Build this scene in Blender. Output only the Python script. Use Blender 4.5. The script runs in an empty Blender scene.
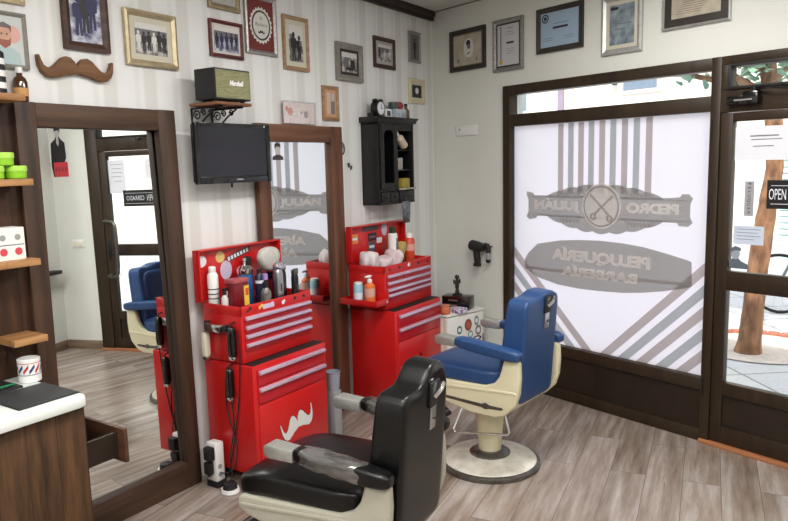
import bpy, bmesh, math, random
from mathutils import Matrix, Vector
random.seed(7)
PI = math.pi
sc = bpy.context.scene
COL = sc.collection

# ------------------------------------------------------------------ materials
def lin(c):
    c = c / 255.0
    return c / 12.92 if c <= 0.04045 else ((c + 0.055) / 1.055) ** 2.4
def rgb(c):
    return (lin(c[0]), lin(c[1]), lin(c[2]), 1.0)
_mats = {}
def mat(name, c, rough=0.5, metal=0.0, var=0.0, vs=20.0, bump=0.0, bs=80.0, coat=0.0, c2=None, stretch=(1, 1, 1), spec=0.5, lo=0.35, hi=0.65):
    """principled material; c2 mixes in through noise, var = brightness mottling"""
    if name in _mats:
        return _mats[name]
    m = bpy.data.materials.new(name); m.use_nodes = True
    nt = m.node_tree; b = nt.nodes['Principled BSDF']
    b.inputs['Roughness'].default_value = rough
    b.inputs['Metallic'].default_value = metal
    b.inputs['Coat Weight'].default_value = coat
    b.inputs['Specular IOR Level'].default_value = spec
    b.inputs['Base Color'].default_value = rgb(c)
    if var or c2 or bump:
        tc = nt.nodes.new('ShaderNodeTexCoord'); mp = nt.nodes.new('ShaderNodeMapping')
        mp.inputs['Scale'].default_value = stretch
        nt.links.new(tc.outputs['Object'], mp.inputs['Vector'])
    if var or c2:
        n = nt.nodes.new('ShaderNodeTexNoise'); n.inputs['Scale'].default_value = vs; n.inputs['Detail'].default_value = 6
        nt.links.new(mp.outputs['Vector'], n.inputs['Vector'])
        r = nt.nodes.new('ShaderNodeValToRGB')
        a = rgb(c); z = rgb(c2) if c2 else tuple(min(1, k * (1 - var)) for k in a[:3]) + (1,)
        r.color_ramp.elements[0].position = lo; r.color_ramp.elements[1].position = hi
        r.color_ramp.elements[0].color = z; r.color_ramp.elements[1].color = a
        nt.links.new(n.outputs['Fac'], r.inputs['Fac']); nt.links.new(r.outputs['Color'], b.inputs['Base Color'])
    if bump:
        n2 = nt.nodes.new('ShaderNodeTexNoise'); n2.inputs['Scale'].default_value = bs; n2.inputs['Detail'].default_value = 4
        nt.links.new(mp.outputs['Vector'], n2.inputs['Vector'])
        bp = nt.nodes.new('ShaderNodeBump'); bp.inputs['Strength'].default_value = bump; bp.inputs['Distance'].default_value = 0.01
        nt.links.new(n2.outputs['Fac'], bp.inputs['Height']); nt.links.new(bp.outputs['Normal'], b.inputs['Normal'])
    _mats[name] = m
    return m

def wood(name, dark, light, rough=0.5, along='z', scale=6.0, spec=0.4, bump=0.15):
    st = {'x': (0.12, 1.6, 1.6), 'y': (1.6, 0.12, 1.6), 'z': (1.6, 1.6, 0.12)}[along]
    return mat(name, light, rough, c2=dark, vs=scale * 2.2, stretch=st, bump=bump, bs=scale * 9, spec=spec, lo=0.3, hi=0.72)

def glass_mat(name, tint=(0.97, 0.985, 0.98), gloss=0.07):
    m = bpy.data.materials.new(name); m.use_nodes = True; nt = m.node_tree; nt.nodes.clear()
    o = nt.nodes.new('ShaderNodeOutputMaterial'); mx = nt.nodes.new('ShaderNodeMixShader')
    t = nt.nodes.new('ShaderNodeBsdfTransparent'); t.inputs['Color'].default_value = (*tint, 1)
    g = nt.nodes.new('ShaderNodeBsdfGlossy'); g.inputs['Roughness'].default_value = 0.03
    mx.inputs['Fac'].default_value = gloss
    nt.links.new(t.outputs[0], mx.inputs[1]); nt.links.new(g.outputs[0], mx.inputs[2]); nt.links.new(mx.outputs[0], o.inputs['Surface'])
    _mats[name] = m
    return m

def film_mat(name, c, k, refl=0.35):
    """translucent plastic film: passes a share of the light behind it, diffused"""
    m = bpy.data.materials.new(name); m.use_nodes = True; nt = m.node_tree; nt.nodes.clear()
    o = nt.nodes.new('ShaderNodeOutputMaterial'); ad = nt.nodes.new('ShaderNodeAddShader')
    t = nt.nodes.new('ShaderNodeBsdfTranslucent'); d = nt.nodes.new('ShaderNodeBsdfDiffuse')
    t.inputs['Color'].default_value = tuple(v * k for v in c) + (1,)
    d.inputs['Color'].default_value = tuple(v * refl * 0.5 for v in c) + (1,)
    nt.links.new(t.outputs[0], ad.inputs[0]); nt.links.new(d.outputs[0], ad.inputs[1]); nt.links.new(ad.outputs[0], o.inputs['Surface'])
    _mats[name] = m
    return m

def node_mat(name):
    m = bpy.data.materials.new(name); m.use_nodes = True; _mats[name] = m
    return m, m.node_tree, m.node_tree.nodes['Principled BSDF']

# --- wallpaper with soft vertical stripes
def wallpaper():
    m, nt, b = node_mat('striped_wallpaper')
    N, L = nt.nodes.new, nt.links.new
    tc = N('ShaderNodeTexCoord'); sp = N('ShaderNodeSeparateXYZ'); L(tc.outputs['Object'], sp.inputs[0])
    def mth(op, a, v):
        n = N('ShaderNodeMath'); n.operation = op; L(a, n.inputs[0]); n.inputs[1].default_value = v; return n.outputs[0]
    x = mth('MULTIPLY', sp.outputs['X'], 1 / 0.235)
    f = mth('FRACT', x, 0)
    r = N('ShaderNodeValToRGB'); e = r.color_ramp.elements
    A, Bc, Cc = rgb((230, 231, 231)), rgb((217, 217, 214)), rgb((224, 225, 224))
    e[0].position = 0.0; e[0].color = A; e[1].position = 1.0; e[1].color = A
    for p_, c_ in ((0.30, A), (0.36, Cc), (0.44, Cc), (0.48, A), (0.54, A), (0.60, Bc), (0.86, Bc), (0.93, A)):
        q = e.new(p_); q.color = c_
    L(f, r.inputs['Fac']); L(r.outputs['Color'], b.inputs['Base Color'])
    b.inputs['Roughness'].default_value = 0.7; b.inputs['Specular IOR Level'].default_value = 0.25
    return m

def floor_mat():
    m, nt, b = node_mat('laminate_planks')
    N, L = nt.nodes.new, nt.links.new
    tc = N('ShaderNodeTexCoord'); mp = N('ShaderNodeMapping'); mp.inputs['Rotation'].default_value = (0, 0, -math.radians(27))
    L(tc.outputs['Object'], mp.inputs['Vector'])
    br = N('ShaderNodeTexBrick'); br.inputs['Scale'].default_value = 1.0; br.offset = 0.37
    br.inputs['Brick Width'].default_value = 1.28; br.inputs['Row Height'].default_value = 0.19
    br.inputs['Mortar Size'].default_value = 0.0016; br.inputs['Mortar Smooth'].default_value = 0.3; br.inputs['Bias'].default_value = 0.0
    br.inputs['Color1'].default_value = (0, 0, 0, 1); br.inputs['Color2'].default_value = (1, 1, 1, 1); br.inputs['Mortar'].default_value = (0.5, 0.5, 0.5, 1)
    L(mp.outputs['Vector'], br.inputs['Vector'])
    m2 = N('ShaderNodeMapping'); m2.inputs['Scale'].default_value = (0.9, 9.0, 1.0); L(mp.outputs['Vector'], m2.inputs['Vector'])
    add = N('ShaderNodeVectorMath'); add.operation = 'ADD'; L(m2.outputs[0], add.inputs[0])
    sc_ = N('ShaderNodeVectorMath'); sc_.operation = 'SCALE'; sc_.inputs['Scale'].default_value = 7.0; L(br.outputs['Color'], sc_.inputs[0]); L(sc_.outputs[0], add.inputs[1])
    n1 = N('ShaderNodeTexNoise'); n1.inputs['Scale'].default_value = 1.6; n1.inputs['Detail'].default_value = 8; n1.inputs['Roughness'].default_value = 0.62; L(add.outputs[0], n1.inputs['Vector'])
    r1 = N('ShaderNodeValToRGB'); e = r1.color_ramp.elements
    e[0].position = 0.28; e[0].color = rgb((112, 95, 80)); e[1].position = 0.74; e[1].color = rgb((192, 185, 180))
    q = e.new(0.5); q.color = rgb((152, 138, 127))
    L(n1.outputs['Fac'], r1.inputs['Fac'])
    r2 = N('ShaderNodeValToRGB'); e = r2.color_ramp.elements
    e[0].color = (0.76, 0.745, 0.735, 1); e[1].color = (1.08, 1.08, 1.09, 1); L(br.outputs['Color'], r2.inputs['Fac'])
    mx = N('ShaderNodeMix'); mx.data_type = 'RGBA'; mx.blend_type = 'MULTIPLY'; mx.inputs['Factor'].default_value = 1.0
    L(r1.outputs['Color'], mx.inputs[6]); L(r2.outputs['Color'], mx.inputs[7])
    # dark knots and cracks
    n2 = N('ShaderNodeTexNoise'); n2.inputs['Scale'].default_value = 2.3; n2.inputs['Detail'].default_value = 10; n2.inputs['Roughness'].default_value = 0.75
    m3 = N('ShaderNodeMapping'); m3.inputs['Scale'].default_value = (0.6, 4.5, 1.0); m3.inputs['Location'].default_value = (3.1, 1.7, 0); L(mp.outputs['Vector'], m3.inputs['Vector']); L(m3.outputs[0], n2.inputs['Vector'])
    r3 = N('ShaderNodeValToRGB'); e = r3.color_ramp.elements; e[0].position = 0.61; e[0].color = (0, 0, 0, 1); e[1].position = 0.70; e[1].color = (1, 1, 1, 1)
    L(n2.outputs['Fac'], r3.inputs['Fac'])
    mx2 = N('ShaderNodeMix'); mx2.data_type = 'RGBA'; L(r3.outputs['Color'], mx2.inputs['Factor']); L(mx.outputs[2], mx2.inputs[6]); mx2.inputs[7].default_value = rgb((86, 74, 68))
    mx3 = N('ShaderNodeMix'); mx3.data_type = 'RGBA'; L(br.outputs['Fac'], mx3.inputs['Factor']); L(mx2.outputs[2], mx3.inputs[6]); mx3.inputs[7].default_value = rgb((92, 80, 72))
    L(mx3.outputs[2], b.inputs['Base Color'])
    b.inputs['Roughness'].default_value = 0.26; b.inputs['Specular IOR Level'].default_value = 0.62
    return m

def tiles_mat(name, w, h, mortar, c1, c2, cm, rough, rot=0.0, offset=0.0, noise=0.0):
    m, nt, b = node_mat(name)
    N, L = nt.nodes.new, nt.links.new
    tc = N('ShaderNodeTexCoord'); mp = N('ShaderNodeMapping'); mp.inputs['Rotation'].default_value = (0, 0, rot)
    L(tc.outputs['Object'], mp.inputs['Vector'])
    br = N('ShaderNodeTexBrick'); br.inputs['Scale'].default_value = 1.0; br.offset = offset
    br.inputs['Brick Width'].default_value = w; br.inputs['Row Height'].default_value = h; br.inputs['Mortar Size'].default_value = mortar
    br.inputs['Color1'].default_value = rgb(c1); br.inputs['Color2'].default_value = rgb(c2); br.inputs['Mortar'].default_value = rgb(cm)
    L(mp.outputs['Vector'], br.inputs['Vector'])
    n = N('ShaderNodeTexNoise'); n.inputs['Scale'].default_value = 60; n.inputs['Detail'].default_value = 4; L(mp.outputs[0], n.inputs['Vector'])
    r = N('ShaderNodeValToRGB'); r.color_ramp.elements[0].color = (1 - noise,) * 3 + (1,); r.color_ramp.elements[1].color = (1, 1, 1, 1)
    r.color_ramp.elements[0].position = 0.35; r.color_ramp.elements[1].position = 0.6
    L(n.outputs['Fac'], r.inputs['Fac'])
    mx = N('ShaderNodeMix'); mx.data_type = 'RGBA'; mx.blend_type = 'MULTIPLY'; mx.inputs['Factor'].default_value = 1
    L(br.outputs['Color'], mx.inputs[6]); L(r.outputs['Color'], mx.inputs[7]); L(mx.outputs[2], b.inputs['Base Color'])
    b.inputs['Roughness'].default_value = rough
    return m

def planks_mat(name, axis, width, dark, light, gap=(18, 12, 9)):
    """vertical boards: dark seams every width along axis, grain along z"""
    m, nt, b = node_mat(name)
    N, L = nt.nodes.new, nt.links.new
    tc = N('ShaderNodeTexCoord'); sp = N('ShaderNodeSeparateXYZ'); L(tc.outputs['Object'], sp.inputs[0])
    d = N('ShaderNodeMath'); d.operation = 'DIVIDE'; L(sp.outputs[axis], d.inputs[0]); d.inputs[1].default_value = width
    fr = N('ShaderNodeMath'); fr.operation = 'FRACT'; L(d.outputs[0], fr.inputs[0])
    fl = N('ShaderNodeMath'); fl.operation = 'FLOOR'; L(d.outputs[0], fl.inputs[0])
    wn = N('ShaderNodeTexWhiteNoise'); wn.noise_dimensions = '1D'; L(fl.outputs[0], wn.inputs['W'])
    mp = N('ShaderNodeMapping'); mp.inputs['Scale'].default_value = (9, 9, 0.9); L(tc.outputs['Object'], mp.inputs['Vector'])
    ad = N('ShaderNodeVectorMath'); ad.operation = 'ADD'; L(mp.outputs[0], ad.inputs[0])
    cb = N('ShaderNodeCombineXYZ'); mu = N('ShaderNodeMath'); mu.operation = 'MULTIPLY'; mu.inputs[1].default_value = 20; L(wn.outputs['Value'], mu.inputs[0]); L(mu.outputs[0], cb.inputs['Z']); L(cb.outputs[0], ad.inputs[1])
    n = N('ShaderNodeTexNoise'); n.inputs['Scale'].default_value = 2.2; n.inputs['Detail'].default_value = 7; n.inputs['Roughness'].default_value = 0.65; L(ad.outputs[0], n.inputs['Vector'])
    r = N('ShaderNodeValToRGB'); e = r.color_ramp.elements; e[0].position = 0.33; e[0].color = rgb(dark); e[1].position = 0.78; e[1].color = rgb(light)
    L(n.outputs['Fac'], r.inputs['Fac'])
    g = N('ShaderNodeValToRGB'); e = g.color_ramp.elements; e[0].position = 0.0; e[0].color = (1, 1, 1, 1); e[1].position = 0.035; e[1].color = (0, 0, 0, 1); L(fr.outputs[0], g.inputs['Fac'])
    mx = N('ShaderNodeMix'); mx.data_type = 'RGBA'; L(g.outputs['Color'], mx.inputs['Factor']); L(r.outputs['Color'], mx.inputs[6]); mx.inputs[7].default_value = rgb(gap)
    L(mx.outputs[2], b.inputs['Base Color']); b.inputs['Roughness'].default_value = 0.55; b.inputs['Specular IOR Level'].default_value = 0.3
    return m

# palette
WALLPAPER = wallpaper()
FLOOR = floor_mat()
CEIL = tiles_mat('ceiling_tiles', 0.6, 0.6, 0.010, (226, 225, 220), (220, 219, 214), (164, 162, 156), 0.9, noise=0.10)
PAVE = tiles_mat('pavement_slabs', 0.62, 0.62, 0.012, (214, 213, 216), (202, 202, 208), (150, 148, 150), 0.85, rot=math.radians(34), noise=0.12)
PLASTER = mat('white_plaster', (224, 226, 220), 0.85, var=0.03, vs=4, bump=0.04, bs=200, spec=0.2)
FACADE = mat('pale_facade_render', (236, 228, 214), 0.9, var=0.05, vs=2)
DARKFRAME = wood('dark_brown_varnish', (40, 30, 21), (58, 45, 31), 0.42, 'z', 5, spec=0.35, bump=0.05)
DARKFRAME2 = mat('dark_brown_panel', (44, 34, 26), 0.5, var=0.25, vs=9, spec=0.3)
CROWN = wood('crown_dark_wood', (38, 24, 20), (58, 38, 31), 0.5, 'x', 5)
MIRRORWOOD = wood('rustic_dark_wood', (42, 28, 20), (84, 59, 43), 0.55, 'z', 5)
MIRRORWOOD_H = wood('rustic_dark_wood_rail', (44, 30, 21), (88, 62, 45), 0.55, 'x', 5)
MWOOD2 = wood('reddish_mirror_wood', (74, 46, 32), (118, 78, 57), 0.5, 'z', 5)
MWOOD2_H = wood('reddish_mirror_wood_rail', (82, 52, 36), (128, 86, 63), 0.5, 'x', 5)
PANELWOOD = planks_mat('shelf_back_planks', 'X', 0.155, (38, 24, 16), (84, 56, 38))
DESKWOOD = planks_mat('counter_planks', 'X', 0.118, (44, 30, 19), (112, 80, 54))
LIGHTWOOD = wood('light_shelf_wood', (134, 92, 54), (186, 140, 92), 0.5, 'x', 7)
THRESH = wood('orange_threshold_wood', (156, 98, 62), (190, 130, 90), 0.45, 'x', 7)
ORNWOOD = wood('moustache_wood', (92, 62, 38), (128, 90, 56), 0.6, 'x', 10)
MIRROR = mat('mirror_silver', (238, 241, 240), 0.0, 1.0)
RED = mat('red_lacquer', (198, 27, 28), 0.32, var=0.06, vs=5, coat=0.25)
REDD = mat('red_lacquer_drawer', (190, 24, 40), 0.35, coat=0.2)
BLACKRUB = mat('black_rubber', (20, 19, 20), 0.6)
BLACKGLOSS = mat('black_gloss_plastic', (14, 14, 16), 0.18, coat=0.3)
BLACKMATT = mat('black_matt_plastic', (24, 23, 25), 0.55)
SCREEN = mat('dark_screen', (30, 30, 38), 0.22)
CHROME = mat('chrome', (226, 226, 230), 0.12, 1.0)
ALU = mat('brushed_aluminium', (200, 202, 204), 0.32, 1.0, var=0.12, vs=50)
STEELSTRIP = mat('drawer_pull_silver', (226, 208, 232), 0.3, 0.55)
DARKMETAL = mat('dark_worn_metal', (124, 122, 118), 0.4, 0.9, var=0.3, vs=30)
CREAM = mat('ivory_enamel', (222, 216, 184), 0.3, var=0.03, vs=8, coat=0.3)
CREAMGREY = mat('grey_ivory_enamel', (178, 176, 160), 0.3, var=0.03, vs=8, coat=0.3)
WORNWHITE = mat('worn_white_enamel', (226, 224, 214), 0.5, c2=(198, 192, 178), vs=14)
BLUELEATHER = mat('blue_leatherette', (37, 71, 120), 0.40, var=0.12, vs=8, bump=0.06, bs=120)
BLACKLEATHER = mat('black_leatherette', (10, 10, 11), 0.30, var=0.1, vs=8, bump=0.05, bs=120, spec=0.38)
WHITEPL = mat('white_plastic', (236, 236, 234), 0.35)
GREYPL = mat('grey_plastic', (150, 152, 155), 0.45)
CREAMPL = mat('cream_plastic', (232, 228, 208), 0.35)
WORKTOP = mat('white_worktop', (226, 231, 228), 0.3, var=0.02, vs=8)
FRIDGEW = mat('fridge_white', (226, 226, 220), 0.35, var=0.02, vs=6)
PAPER = mat('white_paper', (226, 228, 236), 0.8)
PAPER2 = mat('blue_white_paper', (198, 208, 226), 0.8)
INK = mat('grey_ink', (110, 112, 122), 0.8)
INKD = mat('dark_ink', (38, 36, 42), 0.7)
GOLD = mat('gold_leaf_frame', (200, 184, 150), 0.38, 0.55, var=0.2, vs=30)
SILVER = mat('silver_leaf_frame', (168, 166, 162), 0.35, 0.6, var=0.3, vs=60)
BROWNFR = wood('brown_picture_frame', (52, 34, 28), (86, 58, 48), 0.45, 'x', 10)
REDFR = wood('red_brown_picture_frame', (72, 26, 24), (112, 48, 42), 0.4, 'x', 10)
TANFR = wood('tan_picture_frame', (138, 108, 78), (178, 146, 110), 0.45, 'x', 10)
GREYFR = mat('grey_picture_frame', (138, 134, 126), 0.5, var=0.2, vs=25)
DARKFR = mat('dark_picture_frame', (54, 48, 44), 0.45, var=0.2, vs=25)
PALEFR = mat('pale_gilt_frame', (214, 204, 170), 0.5, var=0.12, vs=25)
PALESILV = mat('pale_silver_frame', (196, 198, 196), 0.35, 0.5, var=0.15, vs=25)
MOUNT = mat('cream_mount', (204, 200, 182), 0.8)
MOUNTG = mat('grey_mount', (176, 174, 168), 0.8)
BWPRINT = mat('monochrome_print', (206, 204, 200), 0.5, c2=(58, 56, 58), vs=26)
BLUEPRINT = mat('bluish_print', (204, 208, 220), 0.5, c2=(64, 64, 104), vs=24)
PALEPRINT = mat('pale_print', (200, 200, 198), 0.6, c2=(150, 150, 150), vs=20)
BEIGEPRINT = mat('beige_print', (190, 182, 164), 0.6, c2=(168, 160, 142), vs=14)
GREENPRINT = mat('grey_green_print', (150, 164, 172), 0.55, c2=(96, 112, 122), vs=18)
CERTBLUE = mat('blue_certificate_paper', (158, 182, 204), 0.6, var=0.04, vs=8)
REDMAT = mat('dark_red_mount', (112, 44, 40), 0.7, var=0.08, vs=20)
SKIN = mat('sketch_skin', (206, 160, 138), 0.7, var=0.1, vs=40)
GREEN = mat('lime_green_plastic', (140, 200, 40), 0.35)
GREENLID = mat('pale_green_lid', (178, 226, 96), 0.35)
AMBER = mat('amber_glass', (74, 44, 26), 0.12, coat=0.4)
LABELTAN = mat('tan_label', (196, 146, 88), 0.6)
BLUELIQ = mat('blue_disinfectant', (20, 92, 150), 0.12, coat=0.5)
NAVY = mat('navy_plastic', (28, 36, 66), 0.3)
YELLOW = mat('yellow_label', (230, 196, 72), 0.5)
ORANGE = mat('orange_plastic', (222, 118, 58), 0.4)
ORANGERED = mat('orange_red_can', (206, 72, 44), 0.35)
LBLUE = mat('light_blue_can', (150, 196, 214), 0.35)
PURPLE = mat('violet_plastic', (150, 130, 190), 0.4)
LILAC = mat('lilac_sticker', (206, 190, 214), 0.5)
BRISTLE = mat('straw_bristles', (196, 172, 104), 0.8, var=0.3, vs=60)
WHITEBRISTLE = mat('white_bristles', (200, 196, 190), 0.85, var=0.15, vs=60, bump=0.3, bs=150)
DARKRED = mat('dark_red_plastic', (112, 20, 30), 0.3)
BROWNH = mat('brown_handle', (98, 56, 34), 0.4)
TOWEL = mat('white_cotton', (228, 224, 224), 0.9, c2=(214, 190, 194), vs=16, bump=0.25, bs=60)
MATDARK = mat('charcoal_mat', (54, 56, 58), 0.6, var=0.12, vs=60)
TEAL = mat('teal_sticker', (60, 120, 116), 0.5)
BRICKRED = mat('brick_red_sticker', (150, 74, 64), 0.5)
POSTRED = mat('poster_red', (206, 60, 70), 0.6)
BARK = mat('tree_bark', (176, 128, 92), 0.9, c2=(112, 78, 56), vs=14, bump=0.6, bs=40, stretch=(1, 1, 0.35))
LEAF = mat('plane_tree_leaf', (150, 186, 160), 0.6, c2=(96, 142, 122), vs=3)
KERBBRICK = mat('red_kerb_brick', (190, 120, 96), 0.9, c2=(160, 96, 78), vs=20)
SOIL = mat('tree_pit_soil', (220, 208, 200), 0.95, var=0.2, vs=20)
SHUTTER = mat('pale_roller_shutter', (196, 222, 222), 0.5)
SKIRT = wood('grey_brown_skirting', (106, 88, 72), (148, 128, 108), 0.5, 'x', 6)
CABBLACK = mat('black_painted_wood', (17, 16, 18), 0.42, var=0.3, vs=12, bump=0.08, bs=50)
SPKBLACK = mat('black_vinyl', (28, 28, 30), 0.6, bump=0.15, bs=300)
GRILLE = mat('olive_grille_cloth', (150, 150, 112), 0.8, c2=(118, 118, 84), vs=90, stretch=(0.3, 1, 3), bump=0.3, bs=250)
BRASS = mat('brass', (190, 160, 96), 0.3, 0.9)
CLEAR = glass_mat('clear_acrylic', (0.93, 0.9, 0.9), 0.12)
GLASS = glass_mat('window_glass', (0.97, 0.985, 0.98), 0.05)
PLASTICWRAP = mat('plastic_wrapped_leather', (112, 110, 108), 0.16, 0.35, c2=(60, 58, 58), vs=14, stretch=(2, 0.6, 2), bump=0.45, bs=34, coat=.8)
FILM = film_mat('white_window_film', (0.93, 0.885, 1.0), 0.78)
FILMR = film_mat('window_film_rose_stripe', (0.70, 0.625, 0.61), 0.58)
FILMB = film_mat('window_film_grey_stripe', (0.61, 0.64, 0.645), 0.60)
FILMG = film_mat('window_film_grey_crest', (0.60, 0.58, 0.555), 0.51)
FILMG2 = film_mat('window_film_pale_letter', (0.96, 0.93, 0.90), 0.82, 0.56)
FILMD = film_mat('window_film_dark_line', (0.62, 0.60, 0.58), 0.8)

# ------------------------------------------------------------------ mesh builder
class G:
    def __init__(s):
        s.v = []; s.f = []; s.mi = []; s.mats = []; s.M = Matrix.Identity(4)
    def m(s, mt):
        if mt not in s.mats: s.mats.append(mt)
        return s.mats.index(mt)
    def add(s, vs, fs, mt):
        o = len(s.v); k = s.m(mt)
        s.v += [s.M @ Vector(p) for p in vs]
        s.f += [[o + i for i in f] for f in fs]; s.mi += [k] * len(fs)
        return s
    def box(s, x0, x1, y0, y1, z0, z1, mt, bev=0.0, seg=2):
        x0, x1 = sorted((x0, x1)); y0, y1 = sorted((y0, y1)); z0, z1 = sorted((z0, z1))
        vs = [(x0, y0, z0), (x1, y0, z0), (x1, y1, z0), (x0, y1, z0), (x0, y0, z1), (x1, y0, z1), (x1, y1, z1), (x0, y1, z1)]
        fs = [(0, 3, 2, 1), (4, 5, 6, 7), (0, 1, 5, 4), (1, 2, 6, 5), (2, 3, 7, 6), (3, 0, 4, 7)]
        if bev <= 0: return s.add(vs, fs, mt)
        return s.bevmesh(vs, fs, mt, bev, seg)
    def bevmesh(s, vs, fs, mt, bev, seg=2, ang=30):
        bm = bmesh.new(); bv = [bm.verts.new(p) for p in vs]
        for f in fs: bm.faces.new([bv[i] for i in f])
        bmesh.ops.recalc_face_normals(bm, faces=bm.faces)
        ed = [e for e in bm.edges if len(e.link_faces) == 2 and e.calc_face_angle(0) > math.radians(ang)]
        bmesh.ops.bevel(bm, geom=ed, offset=bev, segments=seg, profile=0.5, affect='EDGES', clamp_overlap=True)
        bm.verts.index_update()
        s.add([v.co.copy() for v in bm.verts], [[v.index for v in f.verts] for f in bm.faces], mt); bm.free()
        return s
    def prism(s, pts, a, b, mt, plane='xz', bev=0.0, seg=2, ang=30):
        """polygon extruded between a and b along the missing axis"""
        def P(u, w, t):
            return {'xz': (u, t, w), 'yz': (t, u, w), 'xy': (u, w, t)}[plane]
        n = len(pts); vs = [P(u, w, a) for u, w in pts] + [P(u, w, b) for u, w in pts]
        fs = [list(range(n)), list(range(2 * n - 1, n - 1, -1))] + [[i, n + i, n + (i + 1) % n, (i + 1) % n] for i in range(n)]
        if bev: return s.bevmesh(vs, fs, mt, bev, seg, ang)
        return s.add(vs, fs, mt)
    def poly(s, pts, y, mt):
        """flat polygon in the xz plane at depth y"""
        return s.add([(u, y, w) for u, w in pts], [list(range(len(pts)))], mt)
    def disc(s, cx, cz, r, y, mt, n=20, rz=None):
        rz = rz or r
        return s.poly([(cx + r * math.cos(2 * PI * i / n), cz + rz * math.sin(2 * PI * i / n)) for i in range(n)], y, mt)
    def rect(s, x0, x1, z0, z1, y, mt): return s.poly([(x0, z0), (x1, z0), (x1, z1), (x0, z1)], y, mt)
    def ring(s, cx, cz, r0, r1, y, mt, n=28):
        vs = []; fs = []
        for i in range(n):
            a = 2 * PI * i / n
            vs += [(cx + r0 * math.cos(a), y, cz + r0 * math.sin(a)), (cx + r1 * math.cos(a), y, cz + r1 * math.sin(a))]
        for i in range(n):
            j = (i + 1) % n; fs.append((2 * i, 2 * i + 1, 2 * j + 1, 2 * j))
        return s.add(vs, fs, mt)
    def cyl(s, p0, p1, r0, mt, r1=None, n=16):
        p0 = Vector(p0); p1 = Vector(p1); r1 = r0 if r1 is None else r1
        d = (p1 - p0).normalized(); a = d.orthogonal().normalized(); b = d.cross(a)
        vs = [p0 + (a * math.cos(2 * PI * i / n) + b * math.sin(2 * PI * i / n)) * r0 for i in range(n)]
        vs += [p1 + (a * math.cos(2 * PI * i / n) + b * math.sin(2 * PI * i / n)) * r1 for i in range(n)]
        fs = [list(range(n))[::-1], list(range(n, 2 * n))] + [[i, (i + 1) % n, n + (i + 1) % n, n + i] for i in range(n)]
        return s.add(vs, fs, mt)
    def lathe(s, prof, mt, c=(0, 0, 0), n=24, close=True):
        """(r, z) profile turned about z; mt may be a list, one per band"""
        vs = []; k = len(prof)
        for r, z in prof:
            vs += [(c[0] + r * math.cos(2 * PI * i / n), c[1] + r * math.sin(2 * PI * i / n), c[2] + z) for i in range(n)]
        def band(j): return [[j * n + i, j * n + (i + 1) % n, (j + 1) * n + (i + 1) % n, (j + 1) * n + i] for i in range(n)]
        if isinstance(mt, (list, tuple)):
            for j in range(k - 1): s.add(vs[j * n:(j + 2) * n], band(0), mt[j])
            s.add(vs[:n], [list(range(n))[::-1]], mt[0]); s.add(vs[-n:], [list(range(n))], mt[-1])
            return s
        fs = [f for j in range(k - 1) for f in band(j)]
        if close: fs += [list(range(n))[::-1], list(range((k - 1) * n, k * n))]
        return s.add(vs, fs, mt)
    def tube(s, pts, r, mt, n=8, closed=False):
        pts = [Vector(p) for p in pts]; k = len(pts); vs = []; up = None
        rr = r if isinstance(r, (list, tuple)) else [r] * k
        for i, p in enumerate(pts):
            if closed: d = pts[(i + 1) % k] - pts[i - 1]
            else: d = pts[min(i + 1, k - 1)] - pts[max(i - 1, 0)]
            d.normalize()
            a = d.orthogonal().normalized() if up is None else (up - d * up.dot(d))
            if a.length < 1e-6: a = d.orthogonal()
            a.normalize(); up = a; b = d.cross(a)
            vs += [p + (a * math.cos(2 * PI * j / n) + b * math.sin(2 * PI * j / n)) * rr[i] for j in range(n)]
        fs = []
        for i in range(k if closed else k - 1):
            q = (i + 1) % k
            fs += [[i * n + j, i * n + (j + 1) % n, q * n + (j + 1) % n, q * n + j] for j in range(n)]
        if not closed: fs += [list(range(n))[::-1], list(range((k - 1) * n, k * n))]
        return s.add(vs, fs, mt)
    def sq(s, c, h, mt, p=5.0, n=8, fn=None):
        """cushion: a cube surface rounded by a p-norm"""
        idx = {}; vs = []; fs = []
        def V(q):
            k = tuple(round(t * n) for t in q)
            if k not in idx:
                L = sum(abs(t) ** p for t in q) ** (1 / p); w = [t / L for t in q]
                w = Vector((c[0] + w[0] * h[0], c[1] + w[1] * h[1], c[2] + w[2] * h[2]))
                if fn: w = fn(w)
                idx[k] = len(vs); vs.append(w)
            return idx[k]
        g = [2 * i / n - 1 for i in range(n + 1)]
        for ax in range(3):
            for sg in (-1, 1):
                for i in range(n):
                    for j in range(n):
                        def Q(a, b):
                            q = [0, 0, 0]; q[ax] = sg; q[(ax + 1) % 3] = g[a]; q[(ax + 2) % 3] = g[b]; return q
                        f = [V(Q(i, j)), V(Q(i + 1, j)), V(Q(i + 1, j + 1)), V(Q(i, j + 1))]
                        fs.append(f if sg > 0 else f[::-1])
        return s.add(vs, fs, mt)
    def ball(s, c, r, mt, n=12, sz=(1, 1, 1)):
        prof = [(max(1e-4, math.sin(PI * i / n)), -math.cos(PI * i / n)) for i in range(n + 1)]
        M0 = s.M; s.M = M0 @ Matrix.Translation(c) @ Matrix.Diagonal((r * sz[0], r * sz[1], r * sz[2], 1))
        s.lathe(prof, mt, n=max(10, n)); s.M = M0
        return s
    def text(s, txt, size, M, mt, mirror=False, shear=0.0, bold=0.0, width=None, depth=0.0):
        cu = bpy.data.curves.new('lettering', 'FONT'); cu.body = txt; cu.size = size; cu.align_x = 'CENTER'; cu.align_y = 'CENTER'
        cu.shear = shear; cu.offset = bold; cu.resolution_u = 4; cu.extrude = depth
        o = bpy.data.objects.new('lettering', cu); COL.objects.link(o)
        dg = bpy.context.evaluated_depsgraph_get(); me = o.evaluated_get(dg).to_mesh()
        xs = [v.co.x for v in me.vertices]; w = (max(xs) - min(xs)) if xs else 1
        k = (width / w) if width else 1.0
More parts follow.
